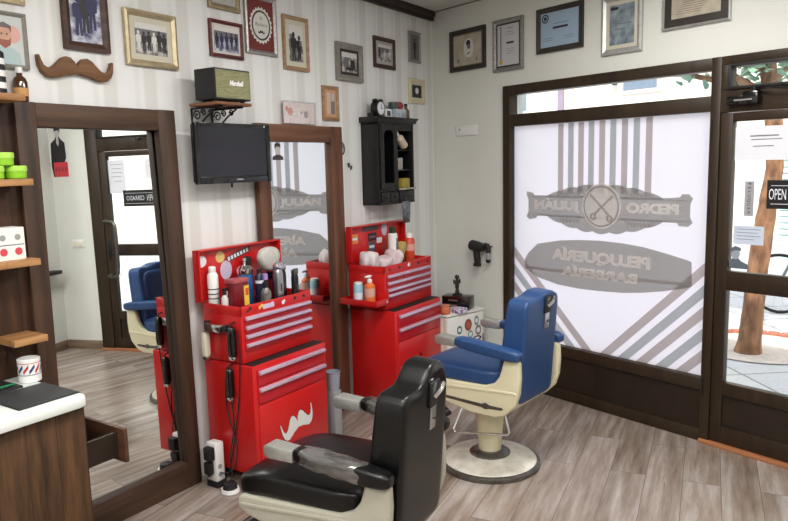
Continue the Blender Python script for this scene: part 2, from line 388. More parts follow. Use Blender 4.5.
        T = M @ Matrix.Rotation(PI / 2, 4, 'X') @ Matrix.Diagonal((-k if mirror else k, 1, 1, 1))
        s.add([T @ v.co for v in me.vertices], [list(pl.vertices) for pl in me.polygons], mt)
        o.evaluated_get(dg).to_mesh_clear(); bpy.data.objects.remove(o); bpy.data.curves.remove(cu)
        return s
    def build(s, name, parent=None, smooth=35):
        me = bpy.data.meshes.new(name); me.from_pydata([tuple(p) for p in s.v], [], s.f)
        for mt in s.mats: me.materials.append(mt)
        me.polygons.foreach_set('material_index', s.mi)
        bm = bmesh.new(); bm.from_mesh(me); bmesh.ops.recalc_face_normals(bm, faces=bm.faces); bm.to_mesh(me); bm.free()
        if smooth:
            me.polygons.foreach_set('use_smooth', [True] * len(me.polygons)); me.set_sharp_from_angle(angle=math.radians(smooth))
        me.update(); o = bpy.data.objects.new(name, me); COL.objects.link(o)
        if parent: o.parent = parent
        return o

DELTA = 0.310109486                    # the mirror wall meets the shop front at 72 degrees
U = Vector((-math.cos(DELTA), -math.sin(DELTA), 0)); NRM = Vector((math.sin(DELTA), -math.cos(DELTA), 0))
def LP(s, d, z): return U * s + NRM * d + Vector((0, 0, z))      # along the mirror wall from the corner, out into the room, up
def RP(t, d, z): return Vector((-d, -t, z))                      # the same for the window wall

def tag(o, label, cat, group=None, kind=None):
    o['label'] = label; o['category'] = cat
    if group: o['group'] = group
    if kind: o['kind'] = kind
    return o
def thing(name, label, cat, loc=(0, 0, 0), rz=0.0, group=None):
    o = bpy.data.objects.new(name, None); COL.objects.link(o); o.empty_display_size = 0.05
    o.location = loc; o.rotation_euler = (0, 0, rz)
    return tag(o, label, cat, group)
def LT(name, label, cat, s, d, z, group=None, turn=0.0): return thing(name, label, cat, LP(s, d, z), DELTA + turn, group)
def RT(name, label, cat, t, d, z, group=None, turn=0.0): return thing(name, label, cat, RP(t, d, z), -PI / 2 + turn, group)
def place(o, loc, rz): o.location = loc; o.rotation_euler = (0, 0, rz); return o
def struct(o): o['kind'] = 'structure'; return o
def dup(root, loc, rz, label, group=None):
    r = root.copy(); COL.objects.link(r); r.location = loc; r.rotation_euler = (0, 0, rz); r['label'] = label
    if group: r['group'] = group
    for ch in list(root.children):
        c = ch.copy(); COL.objects.link(c); c.parent = r
        for g in ch.children:
            e = g.copy(); COL.objects.link(e); e.parent = c
    return r

def moustache(w, h):
    up = [(0, .12), (.06, .30), (.16, .44), (.28, .48), (.40, .40), (.52, .22), (.64, .06), (.76, .0), (.86, .08), (.92, .26), (.955, .44), (1.0, .44)]
    dn = [(1.0, .30), (.985, .06), (.92, -.16), (.80, -.30), (.64, -.34), (.46, -.28), (.30, -.20), (.14, -.16), (0, -.12)]
    half = up + dn
    pts = half + [(-x, z) for x, z in half[::-1]][1:-1]
    return [(x * w / 2, z * h) for x, z in pts]

# ------------------------------------------------------------------ the room shell
H = 3.0
far = U * 7.1
PLAN = [(0, 0), (0, -3.97), (-0.62, -3.97), (-0.62, -7.2), (-7.4, -7.2), (-7.4, far.y - 0.3), (far.x, far.y)]
g = G(); g.prism(PLAN, -0.05, 0.0, FLOOR, 'xy'); struct(g.build('floor', smooth=0))
g = G(); g.prism(PLAN, H, H + 0.12, CEIL, 'xy'); struct(g.build('ceiling', smooth=0))
g = G(); g.box(-7.1, 0.06, 0, 0.15, -0.05, H, WALLPAPER)
w = struct(g.build('wall_left', smooth=0)); w.rotation_euler = (0, 0, DELTA)
# the shop-front wall: three pieces round one opening 0.82 to 3.46 m from the corner
g = G(); g.box(-0.1, 0.82, 0, 0.2, -0.05, H, PLASTER); g.box(0.82, 3.515, 0, 0.2, 2.312, H, PLASTER); g.box(3.515, 4.05, 0, 0.2, -0.05, H, PLASTER)
w = struct(g.build('wall_right', smooth=0)); w.rotation_euler = (0, 0, -PI / 2)
g = G(); g.box(-0.74, 0.0, -4.09, -3.97, -0.05, H, PLASTER); struct(g.build('wall_return', smooth=0))
g = G(); g.box(-0.62, -0.5, -7.2, -4.09, -0.05, H, PLASTER); struct(g.build('wall_side', smooth=0))
g = G(); g.box(-7.5, -0.5, -7.32, -7.2, -0.05, H, PLASTER); struct(g.build('wall_rear', smooth=0))
g = G(); g.box(-7.52, -7.4, -7.2, far.y + 0.4, -0.05, H, PLASTER); struct(g.build('wall_end', smooth=0))
g = G(); g.box(0.0, 0.80, -0.014, -0.001, 0, 0.09, SKIRT, 0.003); g.box(3.525, 3.955, -0.014, -0.001, 0, 0.09, SKIRT, 0.003)
w = struct(g.build('baseboard_right')); w.rotation_euler = (0, 0, -PI / 2)
g = G(); g.box(-0.62, -0.015, -3.969, -3.955, 0, 0.09, SKIRT, 0.003); struct(g.build('baseboard_return'))
g = G(); g.prism([(-0.001, H - 0.001), (-0.045, H - 0.001), (-0.045, H - 0.035), (-0.03, H - 0.05), (-0.03, H - 0.075), (-0.001, H - 0.075)], -7.0, -0.02, CROWN, 'yz')
w = struct(g.build('trim_1', smooth=0)); w.rotation_euler = (0, 0, DELTA)
g = G(); g.box(0.02, 3.95, -0.006, -0.0005, H - 0.008, H - 0.0005, mat('ceiling_shadow_gap_strip', (128, 126, 120), 0.8)); w = struct(g.build('trim_2', smooth=0)); w.rotation_euler = (0, 0, -PI / 2)

# ------------------------------------------------------------------ shop window
def winroot(name):
    o = bpy.data.objects.new(name, None); COL.objects.link(o); o.rotation_euler = (0, 0, -PI / 2); o['kind'] = 'structure'; return o
win = winroot('window_1')
g = G(); F = DARKFRAME
g.box(0.815, 0.885, -0.03, 0.06, 0, 2.315, F, 0.004)                 # left post
g.box(0.885, 2.44, -0.03, 0.06, 2.245, 2.315, F, 0.004)             # head
g.box(0.885, 2.44, -0.028, 0.055, 2.012, 2.10, F, 0.004)            # transom bar
g.box(0.885, 2.44, -0.028, 0.055, 0.325, 0.402, F, 0.004)           # sill rail
g.box(0.885, 2.44, -0.03, 0.055, 0.0, 0.075, F, 0.004)              # plinth
g.box(2.44, 2.50, -0.036, 0.07, 0, 2.315, F, 0.004)                 # post shared with the door
for zz in (0.30, 0.9, 1.35, 1.85): g.box(2.449, 2.457, -0.042, -0.035, zz, zz + 0.11, BLACKMATT)
g.build('frame', win)
g = G(); g.box(0.885, 2.44, -0.012, 0.03, 0.07, 0.34, DARKFRAME2)
for k in range(1, 4): g.box(0.885 + k * 0.389 - 0.003, 0.885 + k * 0.389 + 0.003, -0.0135, -0.011, 0.075, 0.335, BLACKMATT)
g.build('lower_panel', win)
g = G(); g.box(0.885, 2.44, 0.030, 0.035, 0.400, 2.015, GLASS); g.build('pane', win, 0)
g = G(); g.box(0.885, 2.44, 0.030, 0.035, 2.098, 2.247, GLASS); g.build('transom_pane', win, 0)
# the printed film, seen from its back: stripes, crest, plaque, chevrons
g = G(); g.rect(0.886, 2.439, 0.402, 2.012, 0.024, FILM); fy = 0.021
for i, t in enumerate((1.324, 1.412, 1.498, 1.582, 1.669, 1.754, 1.842, 1.929, 2.018)):
    g.rect(t - 0.0235, t + 0.0235, 1.52, 2.010, fy, FILMR if i % 2 == 0 else FILMB)
z0, z1 = 0.403, 2.0
Lx, Rx = 0.888, 2.437
for i, b0 in enumerate((1.680, 1.822, 1.960, 2.103, 2.243)):         # right-hand chevron
    wd = 0.082; sl = (0.885 - 0.421) / (2.156 - 1.676)
    for (side, mtl) in ((0, (FILMR, FILMB, FILMR, FILMB, FILMR)[i]),):
        def zt(b): return z0 + (Rx - b) * sl
        if i == 0: pts = [(b0, z0), (b0 + wd, z0), (Rx, zt(b0 + wd)), (Rx, zt(b0))]
        else: pts = [(b0, z0), (b0 + wd, z0), (Rx, zt(b0 + wd)), (Rx, zt(b0))]
        g.poly(pts, fy, mtl)
for i, b0 in enumerate((1.610, 1.468, 1.330, 1.187, 1.047)):         # left-hand chevron
    wd = 0.082; sl = 0.965
    def zt2(b): return z0 + (b - Lx) * sl
    g.poly([(b0, z0), (Lx, zt2(b0)), (Lx, zt2(b0 - wd)), (b0 - wd, z0)], fy, (FILMR, FILMB, FILMR, FILMB, FILMR)[i])
fy = 0.018
# crest: banner with flared ends, scalloped leaves and a round medallion
ban = [(1.015, 1.525), (1.075, 1.515), (1.09, 1.497), (1.22, 1.497), (2.13, 1.497), (2.24, 1.505), (2.255, 1.525), (2.30, 1.525), (2.325, 1.50), (2.31, 1.465), (2.31, 1.385), (2.328, 1.35), (2.30, 1.325), (2.24, 1.325), (2.225, 1.345), (1.12, 1.345), (1.10, 1.325), (1.04, 1.315), (1.012, 1.335), (1.03, 1.375), (1.03, 1.465), (1.012, 1.50)]
g.poly(ban, fy, FILMG)
def scallop(x0, x1, zb, h, sgn, n=7):
    pts = []
    for i in range(n * 6 + 1):
        f = i / (n * 6); x = x0 + (x1 - x0) * f
        pts.append((x, zb + sgn * (h * math.sin(PI * min(1, max(0, f))) ** 0.75 * (0.86 + 0.14 * abs(math.sin(PI * f * n))))))
    return pts
g.poly(scallop(1.20, 2.14, 1.49, 0.095, 1), fy - 0.001, FILMG)
g.poly(scallop(1.20, 2.14, 1.352, 0.112, -1), fy - 0.001, FILMG)
for (xa, xb) in ((1.30, 1.50), (1.86, 2.06)):
    for k in range(7):
        x = xa + (xb - xa) * (k + .5) / 7
        g.poly([(x - .012, 1.505), (x + .004, 1.53), (x + .016, 1.515), (x + .002, 1.502)], fy - 0.003, FILMD)
        g.poly([(x - .012, 1.335), (x + .004, 1.305), (x + .016, 1.32), (x + .002, 1.338)], fy - 0.003, FILMD)
for zz in (1.487, 1.357):
    g.rect(1.06, 1.52, zz - 0.003, zz + 0.003, fy - 0.003, FILMD); g.rect(1.83, 2.29, zz - 0.003, zz + 0.003, fy - 0.003, FILMD)
g.disc(1.672, 1.432, 0.155, fy - 0.003, FILMG2, 40); g.ring(1.672, 1.432, 0.130, 0.143, fy - 0.005, FILMD, 40)
def bar2(ax, az, bx, bz, wd, y, mt):
    dx, dz = bx - ax, bz - az; L = math.hypot(dx, dz); nx, nz = -dz / L * wd / 2, dx / L * wd / 2
    g.poly([(ax + nx, az + nz), (bx + nx, bz + nz), (bx - nx, bz - nz), (ax - nx, az - nz)], y, mt)
bar2(1.585, 1.515, 1.735, 1.375, 0.016, fy - 0.007, FILMD); bar2(1.765, 1.505, 1.625, 1.380, 0.016, fy - 0.007, FILMD)
g.ring(1.612, 1.362, 0.012, 0.026, fy - 0.007, FILMD, 20); g.ring(1.742, 1.352, 0.012, 0.026, fy - 0.007, FILMD, 20)
g.text('PEDRO', 0.085, Matrix.Translation((2.055, fy - 0.005, 1.425)), FILMG2, True, 0, 0.005, 0.37)
g.text('JULIÁN', 0.085, Matrix.Translation((1.285, fy - 0.005, 1.425)), FILMG2, True, 0, 0.005, 0.41)
ova = [(0.995, 1.008), (1.03, 1.06), (1.118, 1.135), (1.329, 1.174), (1.48, 1.188), (1.66, 1.195), (1.84, 1.19), (2.0, 1.176), (2.171, 1.145), (2.30, 1.118), (2.33, 1.107), (2.336, 0.955), (2.28, 0.935), (2.133, 0.899), (1.99, 0.872), (1.848, 0.853), (1.66, 0.842), (1.50, 0.838), (1.30, 0.848), (1.12, 0.882), (1.03, 0.925), (0.995, 0.945)]
g.poly(ova, fy, FILMG)
g.poly([(1.0, .958), (2.33, .975), (2.33, .957), (1.6, .93), (1.0, .94)], fy - 0.002, FILMD)
g.text('PELUQUERÍA', 0.10, Matrix.Translation((1.66, fy - 0.005, 1.068)), FILMG2, True, 0, 0.006, 0.80)
g.text('BARBERÍA', 0.085, Matrix.Translation((1.66, fy - 0.005, 0.955)), FILMG2, True, 0, 0.005, 0.62)
g.build('printed_film', win, 0)

# ------------------------------------------------------------------ entrance door
door = winroot('door_1')
g = G(); g.box(2.50, 3.38, -0.034, 0.06, 2.265, 2.315, F, 0.004); g.box(3.38, 3.52, -0.034, 0.07, 0, 2.315, F, 0.004)
g.box(2.50, 3.38, -0.034, 0.06, 2.0, 2.125, F, 0.004); g.box(2.50, 2.54, -0.034, 0.06, 2.125, 2.265, F, 0.003); g.build('frame', door)
g = G()
for (a, b, c, d) in ((2.54, 2.555, 2.125, 2.265), (3.365, 3.38, 2.125, 2.265), (2.555, 3.365, 2.125, 2.14), (2.555, 3.365, 2.25, 2.265)): g.box(a, b, -0.045, 0.03, c, d, BLACKMATT, 0.002)
g.build('transom_sash', door)
g = G(); g.box(2.54, 3.38, 0.008, 0.012, 2.125, 2.265, GLASS); g.build('transom_pane', door, 0)
g = G()
g.box(2.503, 2.572, -0.028, 0.025, 0.026, 1.995, F, 0.004); g.box(3.295, 3.377, -0.028, 0.025, 0.026, 1.995, F, 0.004)
g.box(2.572, 3.295, -0.028, 0.025, 1.945, 1.995, F, 0.004); g.box(2.572, 3.295, -0.028, 0.025, 0.968, 1.082, F, 0.004)
g.box(2.572, 3.295, -0.028, 0.025, 0.325, 0.405, F, 0.004); g.box(2.572, 3.295, -0.028, 0.025, 0.026, 0.13, F, 0.004)
g.box(2.572, 3.295, -0.012, 0.016, 0.13, 0.327, DARKFRAME2)
g.build('leaf', door)
g = G(); g.box(2.572, 3.295, -0.004, 0.0, 1.08, 1.947, GLASS); g.build('upper_pane', door, 0)
g = G(); g.box(2.572, 3.295, -0.004, 0.0, 0.403, 0.97, GLASS); g.build('lower_pane', door, 0)
g = G(); g.tube([(3.335, -0.028, 1.31), (3.335, -0.08, 1.32), (3.30, -0.10, 1.32), (3.22, -0.11, 1.31), (3.195, -0.11, 1.28), (3.19, -0.11, 1.2), (3.19, -0.11, 0.88), (3.20, -0.11, 0.80), (3.23, -0.105, 0.77), (3.30, -0.10, 0.765), (3.335, -0.08, 0.77), (3.335, -0.028, 0.78)], 0.016, DARKMETAL, 10)
g.box(3.315, 3.355, -0.034, -0.027, 0.93, 1.12, BLACKGLOSS, 0.003); g.build('pull_handle', door)
g = G(); g.box(2.55, 2.66, -0.075, -0.034, 2.035, 2.085, BLACKGLOSS, 0.006); g.box(2.64, 2.73, -0.085, -0.034, 2.03, 2.105, BLACKGLOSS, 0.01)
g.cyl((2.70, -0.06, 2.105), (2.70, -0.06, 2.125), 0.014, BLACKGLOSS); g.tube([(2.70, -0.06, 2.118), (2.80, -0.10, 2.115), (2.92, -0.05, 2.10)], 0.009, BLACKGLOSS, 6); g.box(2.60, 2.70, -0.088, -0.082, 2.055, 2.063, CHROME); g.build('door_closer', door)
g = G(); g.box(2.445, 3.52, -0.055, -0.001, 0.0, 0.024, THRESH, 0.004); g.build('threshold', door)

# notices on the door glass
def notice(name, label, cat, t0, t1, z0, z1, d, base, lines=(), text=()):
    o = RT(name, label, cat, (t0 + t1) / 2, d, z0); w, h = t1 - t0, z1 - z0
    g = G(); g.box(-w / 2, w / 2, 0, 0.0012, 0, h, base)
    for (a, b, z, th, mt) in lines: g.rect((a - .5) * w, (b - .5) * w, z * h, z * h + th, -0.0006, mt)
    for (s, sz, x, z, mt, wd) in text: g.text(s, sz, Matrix.Translation(((x - .5) * w, -0.0008, z * h)), mt, width=wd)
    g.build('sheet', o, 0); return o
notice('paper_notice', 'large white paper notice taped across the top of the entrance door glass', 'paper notice', 2.58, 2.875, 1.725, 1.912, 0.006, PAPER,
       [(0.28, 0.80, 0.70, 0.007, INK), (0.30, 0.86, 0.60, 0.005, INK), (0.34, 0.72, 0.40, 0.005, INK)])
notice('paper_notice', 'tall white paper notice near the door handle, seen in the large mirror', 'paper notice', 3.105, 3.292, 1.585, 1.91, 0.006, PAPER,
       [(0.15, 0.85, 0.86, 0.004, INK), (0.2, 0.8, 0.74, 0.004, INK), (0.15, 0.8, 0.62, 0.004, INK), (0.2, 0.85, 0.5, 0.004, INK), (0.2, 0.7, 0.36, 0.004, INK)])
notice('paper_notice', 'small pale blue notice on the door glass below the upright strip sign', 'paper notice', 2.592, 2.762, 1.245, 1.352, 0.006, PAPER2,
       [(0.1, 0.9, 0.8, 0.003, INK), (0.1, 0.8, 0.62, 0.003, INK), (0.1, 0.9, 0.44, 0.003, INK), (0.1, 0.7, 0.26, 0.003, INK)])
o = notice('strip_sign', 'narrow grey upright strip sign with dark lettering on the door glass', 'sign', 2.645, 2.698, 1.408, 1.607, 0.006, mat('grey_strip', (160, 162, 166), 0.6))
g = G()
for i, ch in enumerate('PELUQUER'): g.text(ch, 0.026, Matrix.Translation((0, -0.002, 0.185 - i * 0.0235)) @ Matrix.Rotation(PI / 2, 4, 'Y'), INKD)
g.build('lettering', o, 0)
o = notice('door_sign', 'black open and closed sign with white lettering hanging inside the entrance door glass', 'sign', 2.77, 3.14, 1.455, 1.613, 0.012, mat('black_sign_board', (20, 18, 24), 0.4),
           [(0.06, 0.94, 0.80, 0.003, PAPER), (0.06, 0.94, 0.16, 0.003, PAPER)], [('OPEN', 0.085, 0.155, 0.49, PAPER, 0.09), ('CERRADO', 0.062, 0.63, 0.49, PAPER, 0.20)])
o = RT('portrait_sticker', 'small grey sticker of a short-haired head and shoulders low on the door glass', 'sticker', 2.612, 0.006, 1.10); g = G()
SG, SG2 = mat('sticker_grey', (150, 158, 170), 0.7), mat('sticker_dark_grey', (92, 100, 112), 0.7)
g.poly([(-.075, 0), (.075, 0), (.07, .028), (.03, .045), (.015, .06), (-.02, .06), (-.035, .045), (-.07, .03)], 0, SG2)
g.disc(-.004, .088, .026, -.0006, SG, 16, .034); g.poly([(-.036, .09), (-.034, .118), (-.005, .132), (.026, .122), (.028, .104), (.0, .108), (-.022, .1)], -.001, SG2); g.build('print', o, 0)

# ------------------------------------------------------------------ mirrors on the left wall
def frame_bars(g, x0, x1, z0, z1, wl, wr, wt, wb, y0, y1, mv, mh, bev=0.004):
    g.box(x0, x0 + wl, y0, y1, z0, z1, mv, bev); g.box(x1 - wr, x1, y0, y1, z0, z1, mv, bev)
    g.box(x0 + wl, x1 - wr, y0 + .002, y1, z1 - wt, z1 - .001, mh, bev); g.box(x0 + wl, x1 - wr, y0 + .002, y1, z0, z0 + wb, mh, bev)
o = LT('floor_mirror', 'tall floor-standing mirror in a dark rustic wood frame, left of the red tool chests', 'mirror', 3.195, 0.0, 0.0)
g = G()
g.prism([(-.431, 0), (-.431, 2.056), (-.338, 2.056), (-.352, 0)], -.055, -.012, MIRRORWOOD, 'xz', .004)
g.prism([(.352, 0), (.300, 2.056), (.410, 2.056), (.436, 0)], -.055, -.012, MIRRORWOOD, 'xz', .004)
g.box(-.338, .310, -.053, -.012, 1.951, 2.055, MIRRORWOOD_H, .004); g.box(-.350, .355, -.053, -.012, 0, .145, MIRRORWOOD_H, .004); g.build('frame', o)
g = G(); g.box(-0.352, 0.350, -0.004, 0.0, 0.140, 1.960, MIRROR); gl = g.build('mirror_glass', o, 0)
gl.location = (0, -0.016, 0); gl.rotation_euler = (math.radians(-0.5), 0, 0)
o = LT('floor_mirror', 'tall mirror in a reddish brown wood frame between the television and the black wall cabinet', 'mirror', 1.73, 0.0, 0.0)
g = G(); frame_bars(g, -0.455, 0.378, 0.0, 2.015, 0.105, 0.122, 0.108, 0.15, -0.05, -0.012, MWOOD2, MWOOD2_H); g.build('frame', o)
g = G(); g.box(-0.36, 0.265, -0.018, -0.012, 0.14, 1.92, MIRROR); g.build('mirror_glass', o, 0)

o = LT('portrait_sticker', 'small dark head-and-shoulders sticker near the top of the reddish mirror glass', 'sticker', 1.975, .0185, 1.795); g = G()
SK1, SK2 = mat('mirror_sticker_dark', (58, 54, 58), .6), mat('mirror_sticker_pale', (190, 184, 180), .6)
g.poly([(-.05, 0), (.05, 0), (.046, .020), (.015, .032), (-.015, .032), (-.046, .020)], 0, SK1); g.disc(0, .062, .021, -.0005, SK2, 16, .030); g.poly([(-.028, .070), (-.024, .098), (.0, .106), (.026, .096), (.024, .070), (.014, .082), (-.014, .082)], -.001, SK1); g.build('print', o, 0)

# ------------------------------------------------------------------ shelf unit at the far left and what stands on it
o = LT('wall_shelf_unit', 'dark plank wall panel with four short light wood shelves beside the large mirror', 'shelf unit', 3.98, 0.0, 0.0)
g = G(); g.box(-0.42, 0.358, -0.03, -0.001, 0.0, 2.055, PANELWOOD, 0.003); g.build('back_panel', o)
for z in (2.072, 1.728, 1.393, 1.063):
    g = G(); g.box(0.19, 0.333, -0.185, -0.031, z - 0.028, z, LIGHTWOOD, 0.002)
    if z == 2.072: g.box(0.10, 0.19, -0.185, -0.031, z - 0.028, z, LIGHTWOOD, 0.002)
    if z == 1.728: g.box(0.10, 0.19, -0.185, -0.031, z - 0.028, z, LIGHTWOOD, 0.002)
    if z == 1.393: g.box(0.13, 0.19, -0.185, -0.031, z - 0.028, z, LIGHTWOOD, 0.002)
    g.build('shelf', o)
def tub(label):
    o = thing('wax_tub', label, 'tub', group='lime green tubs on the shelf')
    g = G(); g.lathe([(.038, 0), (.041, .004), (.041, .030)], GREEN, n=24); g.build('jar', o)
    g = G(); g.lathe([(.043, .030), (.044, .034), (.044, .050), (.041, .054)], GREENLID, n=24); g.build('lid', o)
    return o
t0 = place(tub('lime green tub at the outer end of the shelf, standing on the wood'), LP(3.672, 0.10, 1.7285), DELTA)
dup(t0, LP(3.766, 0.10, 1.7285), DELTA, 'lime green tub on the shelf wood, nearest the picture edge under the stacked one')
dup(t0, LP(3.722, 0.10, 1.7835), DELTA, 'lime green tub stacked on top of the two others')
o = LT('product_box', 'white box with red round seals on the shelf under the green tubs', 'box', 3.745, 0.10, 1.3935)
g = G(); g.box(-.06, .06, -.045, .045, 0, .135, mat('white_carton', (232, 230, 226), 0.6), .002)
for x in (-.032, .03):
    g.disc(x, .036, .016, -.0458, mat('red_seal', (206, 70, 80), .6), 18); g.disc(x, .095, .013, -.0458, mat('grey_seal', (150, 152, 150), .6), 14)
g.rect(-.055, .055, .062, .066, -.0458, INK); g.build('carton', o, 0)
o = LT('pump_bottle', 'small amber bottle with pale cap and tan label atop the dark mirror frame', 'bottle', 3.582, 0.036, 2.0570)
g = G(); g.lathe([(.027, 0), (.030, .004), (.030, .080), (.024, .096), (.012, .108), (.012, .118)], AMBER); g.lathe([(.0305, .02), (.0305, .055)], LABELTAN, close=False); g.build('bottle_body', o)
g = G(); g.lathe([(.013, .118), (.014, .121), (.014, .140), (.012, .143)], WHITEPL); g.build('cap', o)
o = LT('striped_bottle', 'black and white banded bottle on the topmost shelf of the plank panel', 'bottle', 3.722, 0.10, 2.0725)
g = G(); prof = [(.040, 0)]; ms = []
for i in range(7):
    prof += [(.042, .002 + i * .024), (.042, .022 + i * .024)]; ms += [WHITEPL if i % 2 else BLACKMATT] * 2
prof += [(.02, .185)]; ms += [BLACKMATT]
g.lathe(prof, ms); g.build('bottle_body', o)

# ------------------------------------------------------------------ counter at the far left
o = LT('counter', 'plank-clad counter with a white worktop and a pulled-out drawer', 'counter', 4.20, 0.0, 0.0)
g = G(); g.box(-0.45, 0.478, -0.53, -0.035, 0.0, 0.83, DESKWOOD, 0.003); g.build('cabinet_body', o)
g = G(); g.prism([(-0.46, -0.56), (0.445, -0.56), (0.475, -0.55), (0.490, -0.52), (0.490, -0.036), (-0.46, -0.036)], 0.831, 0.872, WORKTOP, 'xy', 0.006); g.build('worktop', o)
dr = G(); dr.box(0.46, 0.635, -0.50, -0.485, 0.550, 0.657, DARKFRAME2); dr.box(0.46, 0.635, -0.285, -0.27, 0.550, 0.657, DARKFRAME2); dr.box(0.46, 0.635, -0.485, -0.285, 0.550, 0.562, BLACKMATT)
dr.box(0.635, 0.653, -0.545, -0.245, 0.530, 0.677, wood('drawer_front_wood', (60, 38, 28), (96, 64, 46), .5, 'y', 6), .002)
d_ = dr.build('drawer', o)
g = G(); g.cyl((0.653, -0.39, 0.605), (0.675, -0.39, 0.605), 0.012, DARKMETAL, n=12); g.build('knob', d_)
tag(LT('desk_mat', 'charcoal mat lying at the front corner of the white worktop', 'mat', 3.84, 0.365, 0.8725), 'charcoal mat lying at the front corner of the white worktop', 'mat')
o = bpy.data.objects['desk_mat']; g = G(); g.box(-.115, .125, -.125, .125, 0, .006, MATDARK, .002); g.box(-.119, .129, -.129, .129, 0, .003, BLACKRUB, .001); g.build('mat_sheet', o)
o = LT('magazine', 'dark magazine with green and white edge stripes beside the barber mug', 'magazine', 3.925, 0.150, 0.8725, turn=0.04)
g = G(); g.box(-.15, .13, -.075, .075, 0, .010, mat('magazine_cover', (38, 42, 44), .35, var=.3, vs=20), .001); g.box(-.15, .13, -.03, -.012, .010, .0106, mat('magazine_green', (40, 150, 96), .4)); g.box(-.15, .05, .0, .014, .010, .0106, PAPER); g.build('cover', o)
o = LT('barber_mug', 'white mug with a red and blue barber stripe band on the white worktop', 'mug', 3.722, 0.150, 0.8725)
g = G(); g.lathe([(.042, 0), (.045, .003), (.045, .098), (.042, .100), (.041, .094), (.041, .02)], WHITEPL, n=32)
MR, MBL = mat('mug_red', (190, 60, 60), .4), mat('mug_blue', (50, 60, 110), .4)
for i in range(12):
    a = 2 * PI * i / 12; vs = []; n = 5
    for k in range(n + 1):
        f = k / n; aa = a + f * 0.50
        for dz in (0, .016): vs.append((.0454 * math.cos(aa), .0454 * math.sin(aa), .036 + f * .028 + dz))
    g.add(vs, [(2 * k, 2 * k + 2, 2 * k + 3, 2 * k + 1) for k in range(n)], MR if i % 2 else MBL)
g.lathe([(.0453, .032), (.0453, .035)], MBL, close=False); g.lathe([(.0453, .082), (.0453, .085)], MR, close=False); g.build('cup', o)

# ------------------------------------------------------------------ pictures
def person(g, x, z, h, y, mt):
    w = h * .16
    g.disc(x, z + h * .89, h * .075, y, mt, 12, h * .1)
    g.poly([(x - w * .9, z + h * .45), (x - w, z + h * .72), (x - w * .6, z + h * .79), (x + w * .6, z + h * .79), (x + w, z + h * .72), (x + w * .9, z + h * .45), (x + w * .55, z + h * .42), (x + w * .6, z), (x + w * .15, z), (x, z + h * .36), (x - w * .15, z), (x - w * .6, z), (x - w * .55, z + h * .42)], y, mt)
DK, MD, LT_ = mat('print_dark', (40, 38, 42), .5), mat('print_mid', (112, 110, 114), .5), mat('print_light', (214, 212, 208), .5)
DKB = mat('print_navy', (44, 44, 84), .5)
def picture(side, name, label, c0, c1, z0, z1, fw, fd, fm, mw, mm, pm, art=None, d=0.001, cat='picture frame', tilt=0.0, inner=None):
    """c0, c1: distances from the corner; z0, z1: lower and upper edge"""
    w, h = abs(c1 - c0), z1 - z0
    o = (LT if side == 'L' else RT)(name, label, cat, (c0 + c1) / 2, d, (z0 + z1) / 2)
    if tilt: o.rotation_euler = (0, tilt, o.rotation_euler[2])
    def mitred(g, x, z, f, ya, yb, yi, mt):
        # bars with a sloping inner half
        O = [(-x, -z), (x, -z), (x, z), (-x, z)]; M_ = [(-x + f * .45, -z + f * .45), (x - f * .45, -z + f * .45), (x - f * .45, z - f * .45), (-x + f * .45, z - f * .45)]
        I = [(-x + f, -z + f), (x - f, -z + f), (x - f, z - f), (-x + f, z - f)]
        vs = [(a, yb, b) for a, b in O] + [(a, ya + .004, b) for a, b in O] + [(a, ya, b) for a, b in M_] + [(a, yi, b) for a, b in I] + [(a, yb, b) for a, b in I]
        fs = []
        for k in range(4):
            for i in range(4): fs.append((k * 4 + i, k * 4 + (i + 1) % 4, k * 4 + 4 + (i + 1) % 4, k * 4 + 4 + i))
        for i in range(4): fs.append((16 + i, 16 + (i + 1) % 4, (i + 1) % 4, i))
        g.add(vs, fs, mt)
    g = G(); mitred(g, w / 2, h / 2, fw, -fd, 0.0, -fd * .55, fm)
    if inner: mitred(g, w / 2 - fw * .98, h / 2 - fw * .98, .008, -fd * .62, 0, -fd * .5, inner)
    g.build('frame', o, 20)
    iw, ih = w / 2 - fw, h / 2 - fw
    if mw:
        g = G(); g.box(-iw, iw, -fd * .40, -fd * .2, -ih, ih, mm); g.build('mount', o, 0)
    pw, ph = iw - mw, ih - mw
    g = G(); g.box(-pw, pw, -fd * .40 - .0012, -fd * .25, -ph, ph, pm)
    if art: art(g, pw, ph, -fd * .40 - .002)
    g.build('print', o, 0)
    return o
def crowd(n, mt1=DK, mt2=LT_, hh=.74):
    def f(g, w, h, y):
        r = random.Random(n * 13 + 1)
        g.rect(-w, w, h * .62, h, y, LT_); g.rect(-w, w, h * .1, h * .62, y - .0002, MD)
        for i in range(n):
            person(g, -w * .8 + 1.6 * w * i / max(1, n - 1), -h * .85 + r.random() * h * .15, h * 2 * hh * (.85 + .15 * r.random()), y - .0005 - .0001 * i, mt1 if i % 3 else mt2)
    return f
picture('L', 'picture_frame', 'gilt frame hanging highest at the far left, only its lower edge in sight', 3.80, 3.515, 2.467, 2.72, .028, .02, GOLD, 0, None, BWPRINT)
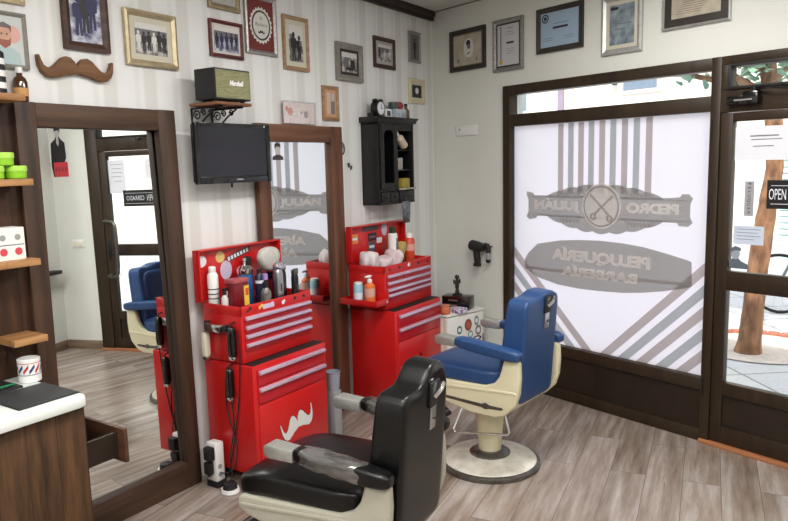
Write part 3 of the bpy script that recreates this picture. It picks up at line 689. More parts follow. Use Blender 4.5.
def bearded(g, w, h, y):
    g.rect(-w, w, -h, h, y, mat('sketch_paper', (196, 202, 200), .7)); g.disc(.45 * w, .25 * h, .45 * w, y - .0003, mat('sketch_rose', (216, 168, 160), .7))
    g.poly([(-.8 * w, -h), (-.7 * w, -.45 * h), (-.2 * w, -.3 * h), (.3 * w, -.3 * h), (.75 * w, -.5 * h), (.85 * w, -h)], y - .0006, mat('sketch_shirt', (170, 190, 192), .7))
    g.disc(0, .18 * h, .36 * w, y - .0009, SKIN, 22, .42 * h); g.poly([(-.36 * w, .1 * h), (-.2 * w, .0), (.2 * w, .0), (.36 * w, .1 * h), (.3 * w, -.2 * h), (0, -.36 * h), (-.3 * w, -.2 * h)], y - .0012, mat('sketch_beard', (150, 92, 78), .7))
    g.poly([(-.38 * w, .3 * h), (-.4 * w, .6 * h), (0, .74 * h), (.4 * w, .6 * h), (.38 * w, .3 * h), (.25 * w, .5 * h), (-.25 * w, .5 * h)], y - .0013, mat('sketch_hair', (110, 100, 98), .7))
    for x in (-.14, .14): g.disc(x * w, .24 * h, .05 * w, y - .0015, DK, 10)
picture('L', 'picture_frame', 'grey frame with a coloured drawing of a bearded head above the shelves', 3.715, 3.519, 2.195, 2.43, .018, .02, GREYFR, 0, None, PALEPRINT, bearded)
def soldiers(g, w, h, y):
    g.rect(-w, w, -h, h, y, BLUEPRINT)
    for i in range(3): person(g, (-.45 + .45 * i) * w, -h * .8 + .12 * i * h, h * 1.35, y - .0005 - .0002 * i, (DKB, DK, DKB)[i])
picture('L', 'picture_frame', 'dark brown frame with a blue-tinted photograph above the wooden moustache', 3.347, 3.113, 2.309, 2.66, .038, .025, BROWNFR, 0, None, BLUEPRINT, soldiers)
picture('L', 'picture_frame', 'champagne gold frame with a monochrome group photograph above the large mirror', 3.024, 2.709, 2.272, 2.544, .030, .025, GOLD, .030, MOUNT, BWPRINT, crowd(6))
picture('L', 'picture_frame', 'grey-gold frame above the red-brown photograph, cut off by the top of the picture', 2.470, 2.233, 2.636, 2.86, .03, .02, mat('grey_gold_frame', (150, 134, 104), .45, .3, var=.2, vs=30), .02, MOUNTG, PALEPRINT)
picture('L', 'picture_frame', 'red-brown frame with a bluish group photograph above the loudspeaker', 2.474, 2.222, 2.374, 2.577, .020, .02, REDFR, .014, mat('white_mount', (208, 204, 200), .7), BLUEPRINT, crowd(5, DKB, DK, .72))
def badge(g, w, h, y):
    g.rect(-w, w, -h, h, y, REDMAT); cz = .0
    pts = []
    for i in range(120):
        a = 2 * PI * i / 120; r = .092 + .005 * math.cos(22 * a); pts.append((r * math.cos(a), cz + r * 1.12 * math.sin(a)))
    g.poly(pts, y - .0006, LT_); g.disc(0, cz, .079, y - .0010, DK, 30, .088); g.disc(0, cz, .068, y - .0014, LT_, 30, .077)
    g.M = Matrix.Translation((0, 0, cz - .040)); g.poly(moustache(.060, .024), y - .002, DK); g.M = Matrix.Identity(4)
    g.text('Barbería', .031, Matrix.Translation((0, y - .002, cz + .004)), MD, shear=.3); g.ring(0, cz + .042, .006, .009, y - .002, DK, 16)
picture('L', 'picture_frame', 'silver frame with a round white moustache badge on a dark red ground', 2.196, 1.932, 2.424, 2.765, .024, .022, SILVER, 0, None, REDMAT, badge)
def twomen(g, w, h, y):
    g.rect(-w, w, .2 * h, h, y, LT_); g.rect(-.9 * w, -.2 * w, -h, .5 * h, y - .0003, MD); person(g, -.35 * w, -h * .95, h * 1.6, y - .0006, DK); person(g, .45 * w, -h * .95, h * 1.45, y - .0008, DK); g.rect(.5 * w, .8 * w, -.1 * h, .15 * h, y - .001, MD)
picture('L', 'picture_frame', 'tan gold frame with a tall black and white photograph of two standing figures', 1.872, 1.631, 2.361, 2.694, .024, .022, TANFR, .030, MOUNT, BWPRINT, twomen)
def street(g, w, h, y):
    g.rect(-w, w, .5 * h, h, y, LT_); g.rect(-.7 * w, -.1 * w, -.5 * h, .5 * h, y - .0004, MD); g.rect(.1 * w, .7 * w, -.6 * h, .3 * h, y - .0006, DK); g.rect(-.5 * w, .5 * w, -.8 * h, -.5 * h, y - .0008, DK)
picture('L', 'picture_frame', 'grey wooden frame with a small monochrome print, upper right of the reddish mirror', 1.342, 1.042, 2.339, 2.597, .042, .03, GREYFR, .02, DARKFR, BWPRINT, street)
picture('L', 'picture_frame', 'brown landscape frame with an old group photograph high above the black cabinet', .882, .60, 2.470, 2.697, .030, .022, BROWNFR, .022, MOUNTG, BWPRINT, crowd(3, LT_, DK, .7))
picture('L', 'picture_frame', 'narrow grey frame with a dark portrait, nearest the corner just below the ceiling beam', .392, .216, 2.560, 2.80, .022, .02, SILVER, 0, None, BWPRINT, lambda g, w, h, y: (g.rect(-w, w, -h, h, y, MD), person(g, 0, -h * .95, h * 1.7, y - .0005, DK)))
picture('L', 'picture_frame', 'small pale gilt frame with a dark portrait print near the corner beside the black cabinet', .403, .162, 2.236, 2.432, .030, .02, PALEFR, .018, MOUNT, BWPRINT, lambda g, w, h, y: (g.rect(-w, w, -h, h, y, DK), g.disc(0, .1 * h, .35 * w, y - .0005, LT_, 16, .5 * h)))
picture('L', 'picture_frame', 'small upright copper-gold frame hanging just above the reddish mirror', 1.503, 1.330, 2.058, 2.290, .024, .02, TANFR, .020, mat('copper_mount', (196, 150, 112), .6), PALEPRINT, lambda g, w, h, y: (g.rect(-w, 0, -h, h, y, mat('rose_print', (206, 176, 160), .5)), g.rect(0, w, -h, .2 * h, y, MD)))
o = LT('glass_plaque', 'clear glass block with a pale pinkish picture standing on the reddish mirror frame', 'plaque', 1.765, 0.026, 2.0165)
g = G(); g.box(-.158, .158, -.010, .010, 0, .148, CLEAR, .002); g.build('glass_block', o)
g = G(); r = random.Random(3); g.rect(-.15, .15, .008, .14, .0, mat('plaque_pink', (240, 226, 226), .6, c2=(250, 248, 246), vs=30))
for k in range(7): g.disc(-.12 + r.random() * .22, .03 + r.random() * .08, .012 + .016 * r.random(), -.0012 - .0002 * k, [mat('plaque_white', (246, 244, 244), .5), mat('plaque_grey', (170, 168, 180), .5), mat('plaque_rose', (226, 168, 160), .5)][k % 3], 12)
g.build('picture_insert', o, 0)
# right wall certificates
def cert(lines, seal=None, title=None, inkm=INK):
    def f(g, w, h, y):
        for (a, b, z, th) in lines: g.rect(a * w, b * w, z * h, z * h + th, y, inkm)
        if seal: g.ring(seal[0] * w, seal[1] * h, seal[2] * .7, seal[2], y - .0004, INKD, 20); g.disc(seal[0] * w, seal[1] * h, seal[2] * .45, y - .0004, INKD, 12)
        if title: g.rect(title[0] * w, title[1] * w, title[2] * h, title[2] * h + .014, y, INKD)
    return f
def oval(g, w, h, y):
    g.disc(.1 * w, .1 * h, .055, y, LT_, 26, .075); g.disc(.08 * w, .42 * h, .024, y - .0005, DK, 16); g.disc(.12 * w, .18 * h, .020, y - .0005, MD, 16); g.poly([(-.05 * w, -.3 * h), (.2 * w, -.15 * h), (.22 * w, -.22 * h), (0, -.36 * h)], y - .0005, DK)
    g.rect(-.75 * w, -.6 * w, -.8 * h, -.55 * h, y, MD); g.rect(.65 * w, .72 * w, -.8 * h, -.6 * h, y, MD)
picture('R', 'certificate_frame', 'dark frame with a beige diploma and white oval emblem, nearest the corner', .225, .622, 2.481, 2.802, .036, .022, DARKFR, .008, mat('olive_mount', (120, 112, 84), .6), BEIGEPRINT, oval, cat='framed certificate')
picture('R', 'certificate_frame', 'tall silver frame with a white certificate and a dark stripe along its side', .706, 1.002, 2.427, 2.807, .030, .022, SILVER, .012, DARKFR, mat('certificate_white', (196, 198, 200), .6), lambda g, w, h, y: (cert([(-.1, .5, .8, .004), (-.1, .5, .62, .003), (-.1, .6, .5, .003), (-.1, .5, -.2, .003), (-.1, .6, -.32, .003), (-.1, .4, -.44, .003)], None, (-.15, .55, .05))(g, w, h, y), g.rect(-.72 * w, -.62 * w, -.75 * h, .95 * h, y, INK), g.disc(-.65 * w, -.82 * h, .018, y - .0005, mat('gold_seal', (196, 168, 84), .4), 14)), cat='framed certificate')
picture('R', 'certificate_frame', 'dark frame with a pale blue certificate and round stamp above the window', 1.129, 1.527, 2.508, 2.815, .036, .022, DARKFR, 0, None, CERTBLUE, cert([(-.3, .5, .30, .004), (-.85, -.3, -.5, .003), (-.85, -.35, -.62, .003), (.2, .75, -.5, .003), (.3, .8, -.62, .003)], (-.75, .68, .030), (-.35, .45, .02)), cat='framed certificate')
picture('R', 'certificate_frame', 'silver framed grey-green print, second from the entrance side above the window', 1.675, 1.972, 2.424, 2.79, .034, .022, PALESILV, .024, MOUNT, GREENPRINT, lambda g, w, h, y: (g.rect(-.9 * w, -.3 * w, .75 * h, .9 * h, y, INKD), g.rect(-.2 * w, .8 * w, .0, .05 * h, y, INK), g.rect(-.6 * w, .3 * w, -.25 * h, -.2 * h, y, INK)), cat='framed certificate')
picture('R', 'certificate_frame', 'wide dark and silver frame with a sketched drawing, nearest the entrance door', 2.106, 2.526, 2.516, 2.79, .014, .022, PALESILV, .045, DARKFR, BEIGEPRINT, lambda g, w, h, y: [g.rect((-.8 + .05 * k) * w, (.2 + .07 * (k % 5)) * w, (-.7 + .16 * k) * h, (-.66 + .16 * k) * h, y - .0002 * k, mat('sketch_brown', (130, 108, 96), .7)) for k in range(9)], cat='framed certificate')

# ------------------------------------------------------------------ small things on the walls
o = LT('wooden_moustache', 'brown wooden moustache ornament on the wallpaper above the large mirror', 'wall ornament', 3.30, 0.001, 2.213)
g = G(); g.prism([(x, z * 1.05) for x, z in moustache(.375, .118)], -.03, -.001, ORNWOOD, 'xz', .006, 2, 40); g.build('ornament', o, 50)
o = RT('switch_plate', 'wide white blank plate high on the white wall left of the window', 'switch plate', .402, .001, 1.968)
g = G(); g.box(-.12, .12, -.012, 0, 0, .082, WHITEPL, .004); g.disc(-.075, .05, .010, -.0125, GREYPL, 14); g.build('plate', o)
o = RT('light_switch', 'double white light switch on the wall beyond the entrance door, seen in the large mirror', 'light switch', 3.73, .001, 1.05)
g = G(); g.box(-.07, .07, -.008, 0, 0, .082, WHITEPL, .003); g.build('plate', o)
for x in (-.035, .035):
    g = G(); g.box(x - .026, x + .026, -.013, -.008, .014, .068, CREAMPL, .002); g.build('rocker', o)
o = RT('wall_sticker', 'black wall sticker of a suited figure behind a red panel, seen in mirror', 'wall sticker', 3.86, .0015, 1.77)
g = G(); g.M = Matrix.Diagonal((1.15, 1, 1.12, 1)); PK = mat('sticker_black', (34, 30, 34), .6)
g.poly([(-.055, .13), (-.075, .17), (-.07, .30), (-.03, .335), (-.018, .36), (.018, .36), (.03, .335), (.075, .30), (.085, .10), (.072, .0), (.05, .0), (.05, .13)], 0, PK)
g.disc(0, .385, .026, -.0006, mat('sticker_pale', (190, 186, 184), .6), 18, .036); g.poly([(-.032, .39), (-.03, .43), (.0, .445), (.03, .428), (.03, .395), (.015, .41), (-.015, .412)], -.001, PK)
g.poly([(-.012, .358), (.012, .358), (.014, .30), (-.002, .27), (-.012, .30)], -.0008, mat('sticker_pale', (190, 186, 184), .6))
g.rect(-.085, .06, .0, .13, -.0012, POSTRED)
for k in range(4): g.rect(-.07 + .033 * k, -.05 + .033 * k, .05, .085, -.0018, mat('sticker_rose', (150, 50, 60), .6))
g.build('print', o, 0)
o = thing('wall_ledge', 'short black ledge on the side wall, seen at the edge of the large mirror', 'ledge', (-0.33, -3.969, 0.80), PI)
g = G(); g.box(-.22, .20, -.11, -.001, 0, .035, BLACKMATT, .003); g.build('board', o)
o = LT('round_sticker', 'round black and white sticker on the wallpaper between mirror and black cabinet', 'sticker', 1.215, .001, 1.742)
g = G(); g.box(-.001, .001, -.0005, 0, -.001, .001, DK); g.disc(0, 0, .042, -.0012, LT_, 24, .036); g.poly([(-.03, .02), (.0, .03), (.01, .0), (-.015, -.01)], -.002, DK); g.poly([(.005, -.004), (.03, .012), (.03, -.015), (.008, -.028)], -.002, DK); g.build('print', o, 0)
o = LT('ring_ornament', 'small open wire ring hanging at the edge of the reddish mirror frame', 'ornament', 1.318, .012, 1.868)
g = G(); pts = [(.038 * math.cos(2 * PI * i / 20), 0, .045 * math.sin(2 * PI * i / 20)) for i in range(20)]; g.tube(pts, .005, DARKMETAL, 6, True)
for a in (0.6, 2.2, 3.9): g.tube([(0, 0, 0), (.036 * math.cos(a), 0, .043 * math.sin(a))], .003, DARKMETAL, 5)
g.build('wire', o)
# hair dryer and trimmer hung on the right wall
o = RT('hair_dryer', 'black hair dryer hanging on a hook on the white wall left of the window', 'hair dryer', .560, .062, .952)
g = G(); g.lathe([(.040, -.055), (.043, -.045), (.043, .02), (.034, .05), (.024, .085)], BLACKMATT, n=18); b_ = g.build('barrel', o); b_.location = (-.004, 0, .128); b_.rotation_euler = (0, math.radians(98), 0)
g = G(); g.sq((-.002, 0, .055), (.024, .022, .085), BLACKMATT, 4, 6, lambda v: Vector((v.x + (.09 - v.z) * .12, v.y, v.z))); g.box(-.025, .035, -.02, .02, -.035, -.008, BLACKMATT, .006); g.build('handle', o)
g = G(); g.box(-.01, .01, .02, .061, .14, .155, DARKMETAL); g.build('hook', o)
o = RT('hair_trimmer', 'black trimmer with a grey grip hanging beside the black hair dryer', 'hair trimmer', .668, .040, .965)
g = G(); g.tube([(-.058, .0, .118), (-.035, -.004, .134), (-.005, -.006, .128), (.006, -.006, .10), (.006, -.006, .07)], [.012, .015, .018, .02, .02], BLACKMATT, 10); g.tube([(.006, -.006, .07), (.005, -.006, .018)], .0195, GREYPL, 10); g.tube([(.005, -.006, .018), (.003, -.006, -.008)], [.021, .017], BLACKMATT, 10); g.box(-.006, .006, .0, .039, .112, .122, DARKMETAL); g.build('trimmer_body', o)

# ------------------------------------------------------------------ television, loudspeaker
o = LT('television', 'small black flat television on a wall arm beside the reddish mirror', 'television', 2.452, 0.13, 1.833)
g = G()
frame_bars(g, -.282, .282, -.165, .165, .030, .030, .026, .040, -.012, .012, BLACKGLOSS, BLACKGLOSS, .004); g.box(-.275, .275, .006, .035, -.158, .158, BLACKMATT, .01); g.build('bezel', o)
g = G(); g.box(-.254, .254, -.006, .006, -.127, .141, SCREEN); g.build('screen', o, 0)
g = G(); g.rect(.00, .05, -.149, -.142, -.0126, GREYPL); g.build('badge', o, 0); g = G(); g.disc(.235, .152, .005, -.0126, WHITEPL, 10); g.build('power_light', o, 0)
g = G(); g.box(-.08, .08, .035, .05, -.08, .08, BLACKMATT, .003); g.box(-.03, .03, .05, .11, -.025, .025, BLACKMATT, .004); g.box(-.06, .06, .11, .129, -.11, .11, BLACKMATT, .003); g.cyl((-.01, .02, -.165), (-.01, .02, -.19), .006, BLACKMATT); g.build('wall_arm', o)
o = LT('bracket_shelf', 'small wooden shelf on two scrolled iron brackets above the television', 'shelf', 2.56, 0.0, 2.082)
g = G(); g.box(-.118, .132, -.262, -.045, 0, .016, wood('speaker_shelf_wood', (104, 66, 44), (150, 104, 72), .5, 'x', 8), .003); g.build('board', o)
def scroll(x):
    g = G(); g.tube([(x, -.006, -.001), (x, -.006, -.14)], .006, BLACKMATT, 6); g.tube([(x, -.006, -.006), (x, -.25, -.006)], .006, BLACKMATT, 6)
    g.tube([(x, -.012, -.13), (x, -.06, -.10), (x, -.13, -.05), (x, -.20, -.012)], .005, BLACKMATT, 6)
    for (cy, cz, r0) in ((-.05, -.045, .03), (-.10, -.032, .02), (-.16, -.032, .018)):
        g.tube([(x, cy + r0 * (1 - i / 20) * math.cos(i * .55), cz + r0 * (1 - i / 20) * math.sin(i * .55)) for i in range(17)], .004, BLACKMATT, 5)
    g.build('bracket', o)
scroll(-.070); scroll(.075)
o = LT('loudspeaker', 'black loudspeaker with an olive grille and white script logo on the bracket shelf', 'loudspeaker', 2.552, 0.175, 2.0985)
g = G(); g.box(-.13, .13, -.073, .075, .012, .172, SPKBLACK, .006); g.box(-.127, .127, -.078, -.070, .012, .172, SPKBLACK, .003)
for x in (-.1, .1): g.cyl((x, -.04, 0), (x, -.04, .013), .012, BLACKRUB); g.cyl((x, .04, 0), (x, .04, .013), .012, BLACKRUB)
g.build('cabinet_body', o)
g = G(); g.box(-.120, .120, -.0805, -.076, .020, .164, GRILLE, .001); gr = g.build('grille', o, 0)
g = G(); g.text('Marshall', .036, Matrix.Translation((.02, -.0825, .098)), WHITEPL, shear=.25, bold=.0015, width=.10, depth=.001); g.build('logo', gr, 0)

# ------------------------------------------------------------------ black wall cabinet
o = LT('wall_cabinet', 'black painted wall cabinet with an arched door, open shelves and a moulded top', 'wall cabinet', .815, 0.0, 1.455)
g = G(); B = CABBLACK; x0, x1, D = -.248, .240, -.15
g.box(x0, x0 + .018, D, -.001, 0, .60, B, .002); g.box(x1 - .018, x1, D, -.001, 0, .60, B, .002); g.box(x0, x1, -.012, -.001, 0, .60, B)
g.box(x0, x1, D, -.001, 0, .014, B); g.box(x0, x1, D, -.001, .586, .60, B); g.box(-.012, .012, D, -.012, .1, .59, B)
g.box(x0 + .018, x1 - .018, D + .002, -.012, .098, .112, B)
for z in (.245, .395): g.box(.012, x1 - .018, D + .02, -.012, z, z + .010, B)
g.box(x0 + .01, x1 - .01, D + .006, D + .016, .545, .59, B)
g.build('carcass', o)
g = G(); g.prism([(D - .035, .640), (D - .035, .630), (D - .02, .622), (D - .012, .600), (-.001, .600), (-.001, .640)], x0 - .022, x1 + .022, B, 'yz', .002); g.box(x0, x0 + .03, D + .05, D + .09, .64, .67, B, .006); g.box(x1 - .03, x1, D + .05, D + .09, .64, .67, B, .006); g.build('crown_moulding', o)
# arched door on the left half: bars round a dark opening
g = G(); dx0, dx1 = x0 + .018, -.012; w_ = dx1 - dx0
g.box(dx0, dx0 + .045, D - .012, D + .004, .115, .585, B, .002); g.box(dx1 - .045, dx1, D - .012, D + .004, .115, .585, B, .002); g.box(dx0 + .045, dx1 - .045, D - .012, D + .004, .115, .160, B)
cx = (dx0 + dx1) / 2; hw = w_ / 2 - .045
top = [(cx - hw, .585), (cx - hw, .50)] + [(cx - hw * math.cos(PI * i / 10), .50 + hw * .75 * math.sin(PI * i / 10)) for i in range(1, 10)] + [(cx + hw, .50), (cx + hw, .585)]
g.prism(top, D - .012, D + .004, B, 'xz'); g.ball((dx1 - .02, D - .018, .33), .009, DARKMETAL, 8); g.build('arched_door', o)
for k in range(2):
    g = G(); g.box(x0 + .02 + k * .118, x0 + .128 + k * .118, D - .010, D + .004, .018, .092, B, .003); dd = g.build('drawer', o)
    g = G(); g.ball((x0 + .074 + k * .118, D - .016, .055), .010, BLACKGLOSS, 8); g.build('knob', dd)
g = G(); g.box(x0 + .262, x1 - .022, D - .010, D + .004, .018, .092, B, .003); dd = g.build('drawer', o)
g = G(); g.box(.010, x1, D - .013, D - .004, .100, .116, mat('carved_shelf_lip', (172, 168, 146), .6, var=.5, vs=60, lo=.45, hi=.55), .002); g.build('shelf_lip', o)
CZ = 1.455
# contents
o = LT('tilted_bottle', 'pale brown bottle leaning on the top open shelf of the black cabinet', 'bottle', .70, .105, CZ + .408)
g = G(); g.lathe([(.028, 0), (.033, .006), (.033, .095), (.015, .115), (.014, .135)], mat('pale_brown_glass', (206, 186, 164), .25)); g.lathe([(.016, .135), (.016, .155)], WHITEPL); b_ = g.build('bottle_body', o); b_.rotation_euler = (0, math.radians(-48), 0); b_.location = (.060, 0, .023)
o = LT('cream_jar', 'small grey jar on the middle open shelf of the black cabinet', 'jar', .745, .11, CZ + .2555)
g = G(); g.lathe([(.036, 0), (.038, .004), (.038, .065)], mat('grey_jar', (150, 146, 138), .4)); g.build('jar_body', o); g = G(); g.lathe([(.039, .065), (.039, .085), (.036, .088)], GREYPL); g.build('lid', o)
o = LT('yellow_tin', 'yellow tin on the lowest open shelf of the black cabinet', 'tin', .685, .11, CZ + .1125)
g = G(); g.box(-.055, .055, -.035, .035, 0, .075, mat('yellow_tin_paint', (170, 150, 62), .4, var=.25, vs=30), .006); g.build('tin_body', o)
o = LT('bottle', 'silver-capped bottle behind the arched opening of the black cabinet', 'bottle', .965, .09, CZ + .1125)
g = G(); g.lathe([(.030, 0), (.032, .004), (.032, .10), (.012, .125)], mat('smoked_bottle', (90, 86, 82), .2)); g.build('bottle_body', o); g = G(); g.lathe([(.0125, .125), (.0145, .13), (.0145, .165)], ALU); g.build('cap', o)
# on top of the cabinet
TOPZ = CZ + .6405
o = LT('alarm_clock', 'black twin-bell alarm clock on top of the black cabinet', 'clock', .965, .09, TOPZ)
g = G(); g.cyl((0, -.028, .062), (0, .028, .062), .055, BLACKMATT, n=28); 
for x in (-.03, .03): g.cyl((x, 0, 0), (x * .7, 0, .02), .006, BLACKMATT, n=8)
g.build('case', o)
g = G(); g.disc(0, .062, .046, -.0285, PAPER, 28); g.box(-.002, .002, -.031, -.029, .06, .092, DK); g.box(-.001, .026, -.031, -.029, .06, .064, DK)
for k in range(12): a = 2 * PI * k / 12; g.disc(.039 * math.sin(a), .062 + .039 * math.cos(a), .003, -.0290, DK, 6)
g.build('dial', o, 0)
for x in (-.033, .033):
    g = G(); g.ball((x, 0, .118), .024, BLACKGLOSS, 10, (1, 1, .6)); g.build('bell', o)
o = LT('photo_card', 'little white framed card beside the alarm clock on the black cabinet', 'photo card', .832, .09, TOPZ)
g = G(); g.box(-.042, .042, -.006, .006, 0, .066, WHITEPL, .002); g.rect(-.022, .026, .014, .052, -.0066, mat('card_picture', (70, 84, 96), .6, var=.4, vs=50)); g.build('card', o, 0)
o = LT('tin_box', 'blue-white tin box in the middle of the things on the black cabinet', 'tin', .70, .085, TOPZ)
g = G(); g.box(-.072, .072, -.04, .04, 0, .070, mat('blue_white_tin', (140, 158, 176), .4, c2=(206, 210, 214), vs=24), .004); g.build('tin_body', o)
o = LT('round_tin', 'dark green round tin stacked on the blue-white tin box', 'tin', .752, .085, TOPZ + .0705)
g = G(); g.lathe([(.036, 0), (.037, .003), (.037, .046), (.034, .05)], mat('dark_green_tin', (62, 76, 74), .4)); g.build('tin_body', o)
o = LT('red_pot', 'small round dark red pot stacked on the blue-white tin box', 'pot', .672, .085, TOPZ + .0705)
g = G(); g.lathe([(.022, 0), (.033, .014), (.035, .030), (.028, .048), (.012, .056)], mat('dark_red_pot', (140, 34, 40), .4)); g.build('pot_body', o)
o = LT('bottle', 'small brown bottle with a black top at the corner end of the black cabinet', 'bottle', .575, .085, TOPZ)
g = G(); g.lathe([(.026, 0), (.028, .004), (.028, .065), (.012, .085), (.011, .095)], mat('brown_bottle', (104, 84, 56), .25)); g.build('bottle_body', o); g = G(); g.lathe([(.013, .095), (.013, .118)], BLACKMATT); g.build('cap', o)
o = LT('hanging_tube', 'grey patterned tube hanging under the black cabinet', 'tube', .735, .172, 1.335)
g = G(); g.prism([(-.040, 0), (.040, 0), (.048, .135), (-.048, .135)], -.012, .012, mat('tube_grey', (128, 132, 140), .45, c2=(66, 68, 76), vs=34), 'xz', .006); g.build('tube_body', o); g = G(); g.box(-.032, .032, -.014, .014, -.03, .0, mat('tube_cap', (78, 68, 66), .5), .004); g.build('cap', o); g = G(); g.tube([(0, 0, .135), (.0, .0, .165), (.006, .012, .175)], .003, DARKMETAL, 6); g.build('hook', o)

# ------------------------------------------------------------------ red tool chests
def cabinet(name, label, s0, s1, d1, zt, decal, keyhole):
    """s0: side away from the corner, d1: front"""
    W = s0 - s1; d0 = .055; o = LT(name, label, 'tool cabinet', (s0 + s1) / 2, (d0 + d1) / 2, 0); D = (d1 - d0) / 2; x = W / 2
    g = G(); g.box(-x, x, -D, D, .085, zt, RED, .006); g.build('body', o)
    for i, (za, zb) in enumerate(((zt - .112, zt - .022), (zt - .212, zt - .118))):
        g = G(); g.box(-x + .03, x - .03, -D - .012, -D + .01, za, zb, REDD, .003); q = g.build('drawer', o)
        g = G(); g.prism([(-D - .012, zb - .006), (-D - .030, zb - .010), (-D - .030, zb - .024), (-D - .022, zb - .030), (-D - .012, zb - .022)], -x + .032, x - .032, STEELSTRIP, 'yz', .001); g.build('pull', q)
    g = G(); g.box(-x + .03, x - .03, -D - .008, -D + .01, .12, zt - .224, RED, .004); q = g.build('door', o)
    if keyhole:
        g = G(); g.cyl((0, -D - .006, zt - .37), (0, -D - .012, zt - .37), .012, BLACKMATT, n=14); g.build('lock', q)
    if decal:
        g = G(); g.M = Matrix.Translation((.022, -D - .0094, .280)) @ Matrix.Rotation(math.radians(-12), 4, 'Y'); mp = moustache(.275, .15); g.poly([(a * 1.03, b * 1.06) for a, b in mp], .0004, DK); g.poly(mp, -.0006, mat('decal_white', (216, 216, 214), .5)); g.build('moustache_decal', q, 0)
    g = G(); g.box(-x + .012, x - .012, -D + .008, D - .01, zt, zt + .004, BLACKRUB, .001); g.build('top_mat', o)
    for a in (-1, 1):
        for b in (-1, 1):
            g = G(); cx, cy = a * (x - .06), b * (D - .06)
            g.cyl((cx - .014, cy, .034), (cx + .014, cy, .034), .034, BLACKRUB, n=18); g.box(cx - .02, cx + .02, cy - .025, cy + .025, .062, .086, DARKMETAL, .003); g.box(cx - .021, cx - .016, cy - .015, cy + .015, .03, .07, DARKMETAL); g.box(cx + .016, cx + .021, cy - .015, cy + .015, .03, .07, DARKMETAL); g.build('caster', o)
    return o
def topchest(name, label, s0, s1, d1, zb, zt, lid_s0, lid_s1, lidz, rows, split, seed):
    d0 = .06; W = s0 - s1; x = W / 2; D = (d1 - d0) / 2; o = LT(name, label, 'tool chest', (s0 + s1) / 2, (d0 + d1) / 2, zb); h = zt - zb; c = (s0 + s1) / 2
    g = G(); tz = h - .045; t = .012
    g.box(-x, x, -D, D, 0, tz, RED, .005); g.box(-x, -x + t, -D, D, tz - .01, h, RED, .003); g.box(x - t, x, -D, D, tz - .01, h, RED, .003); g.box(-x, x, -D, -D + t, tz - .01, h, RED, .003); g.box(-x, x, D - t, D, tz - .01, h, RED, .003); g.build('body', o)
    g = G(); g.box(-x + t, x - t, -D + t, D - t, tz, tz + .003, DARKRED); g.build('tray_floor', o)
    n = len(rows)
    for i, z in enumerate(rows):
        zz = z - zb; hh = .042 if i < n - 1 else .052
        spans = [(-x + .02, x - .02)]
        if split and i == 0: L = (2 * x - .04) / 3; spans = [(-x + .02 + k * L + (.003 if k else 0), -x + .02 + (k + 1) * L - .003) for k in range(3)]
        for (a, b) in spans:
            g = G(); g.box(a, b, -D - .010, -D + .01, zz - .032, zz - .032 + hh, REDD, .002); q = g.build('drawer', o)
            g = G(); g.prism([(-D - .010, zz + .010), (-D - .026, zz + .006), (-D - .026, zz - .006), (-D - .019, zz - .012), (-D - .010, zz - .006)], a + .002, b - .002, STEELSTRIP, 'yz', .001); g.build('pull', q)
    r = random.Random(seed); g = G(); cols = [DK, YELLOW, LILAC, PAPER, DK, DK] if not split else [DK, DK, PAPER, DK, DK]
    for i, mt in enumerate(cols):
        g = G(); cx = -x + .06 + (2 * x - .12) * i / (len(cols) - 1); 
        for k in range(3): g.disc(cx + r.uniform(-.012, .012), h - .024 + r.uniform(-.008, .008), r.uniform(.006, .012), -D - .0006 - .0003 * k - .0001 * i, mt, 9)
        g.build('sticker', o, 0)
    if not split: g = G(); g.rect(-.12, -.03, h - .040, h - .014, -D - .0022, LILAC); g.build('sticker', o, 0)
    # open lid standing against the wall
    a, b = c - lid_s0, c - lid_s1; lz = lidz - zb; g = G()
    g.box(a, b, D - .004, D + .008, h + .004, lz, RED, .003); g.box(a, a + .010, D - .045, D - .003, h + .012, lz, RED, .003); g.box(b - .010, b, D - .045, D - .003, h + .012, lz, RED, .003); g.box(a, b, D - .045, D - .003, lz - .010, lz, RED, .003)
    lid = g.build('lid', o)
    return o, lid, D, c
C1 = cabinet('rolling_tool_cabinet', 'red rolling tool cabinet with a white moustache decal on its door', 2.69, 2.075, .425, .700, True, False)
T1, lid1, D1, c1 = topchest('tool_chest', 'open red tool chest full of barber tools on the moustache cabinet', 2.688, 2.115, .358, .706, 1.018, 2.728, 2.08, 1.312, (.952, .902, .853, .804), False, 4)
C2 = cabinet('rolling_tool_cabinet', 'plain red rolling tool cabinet with a black lock, nearer the window corner', 1.33, .70, .44, .740, False, True)
T2, lid2, D2, c2 = topchest('tool_chest', 'open red tool chest holding white cloths, nearer the window corner', 1.345, .712, .37, .746, 1.053, 1.353, .645, 1.320, (.982, .933, .886, .846), True, 9)
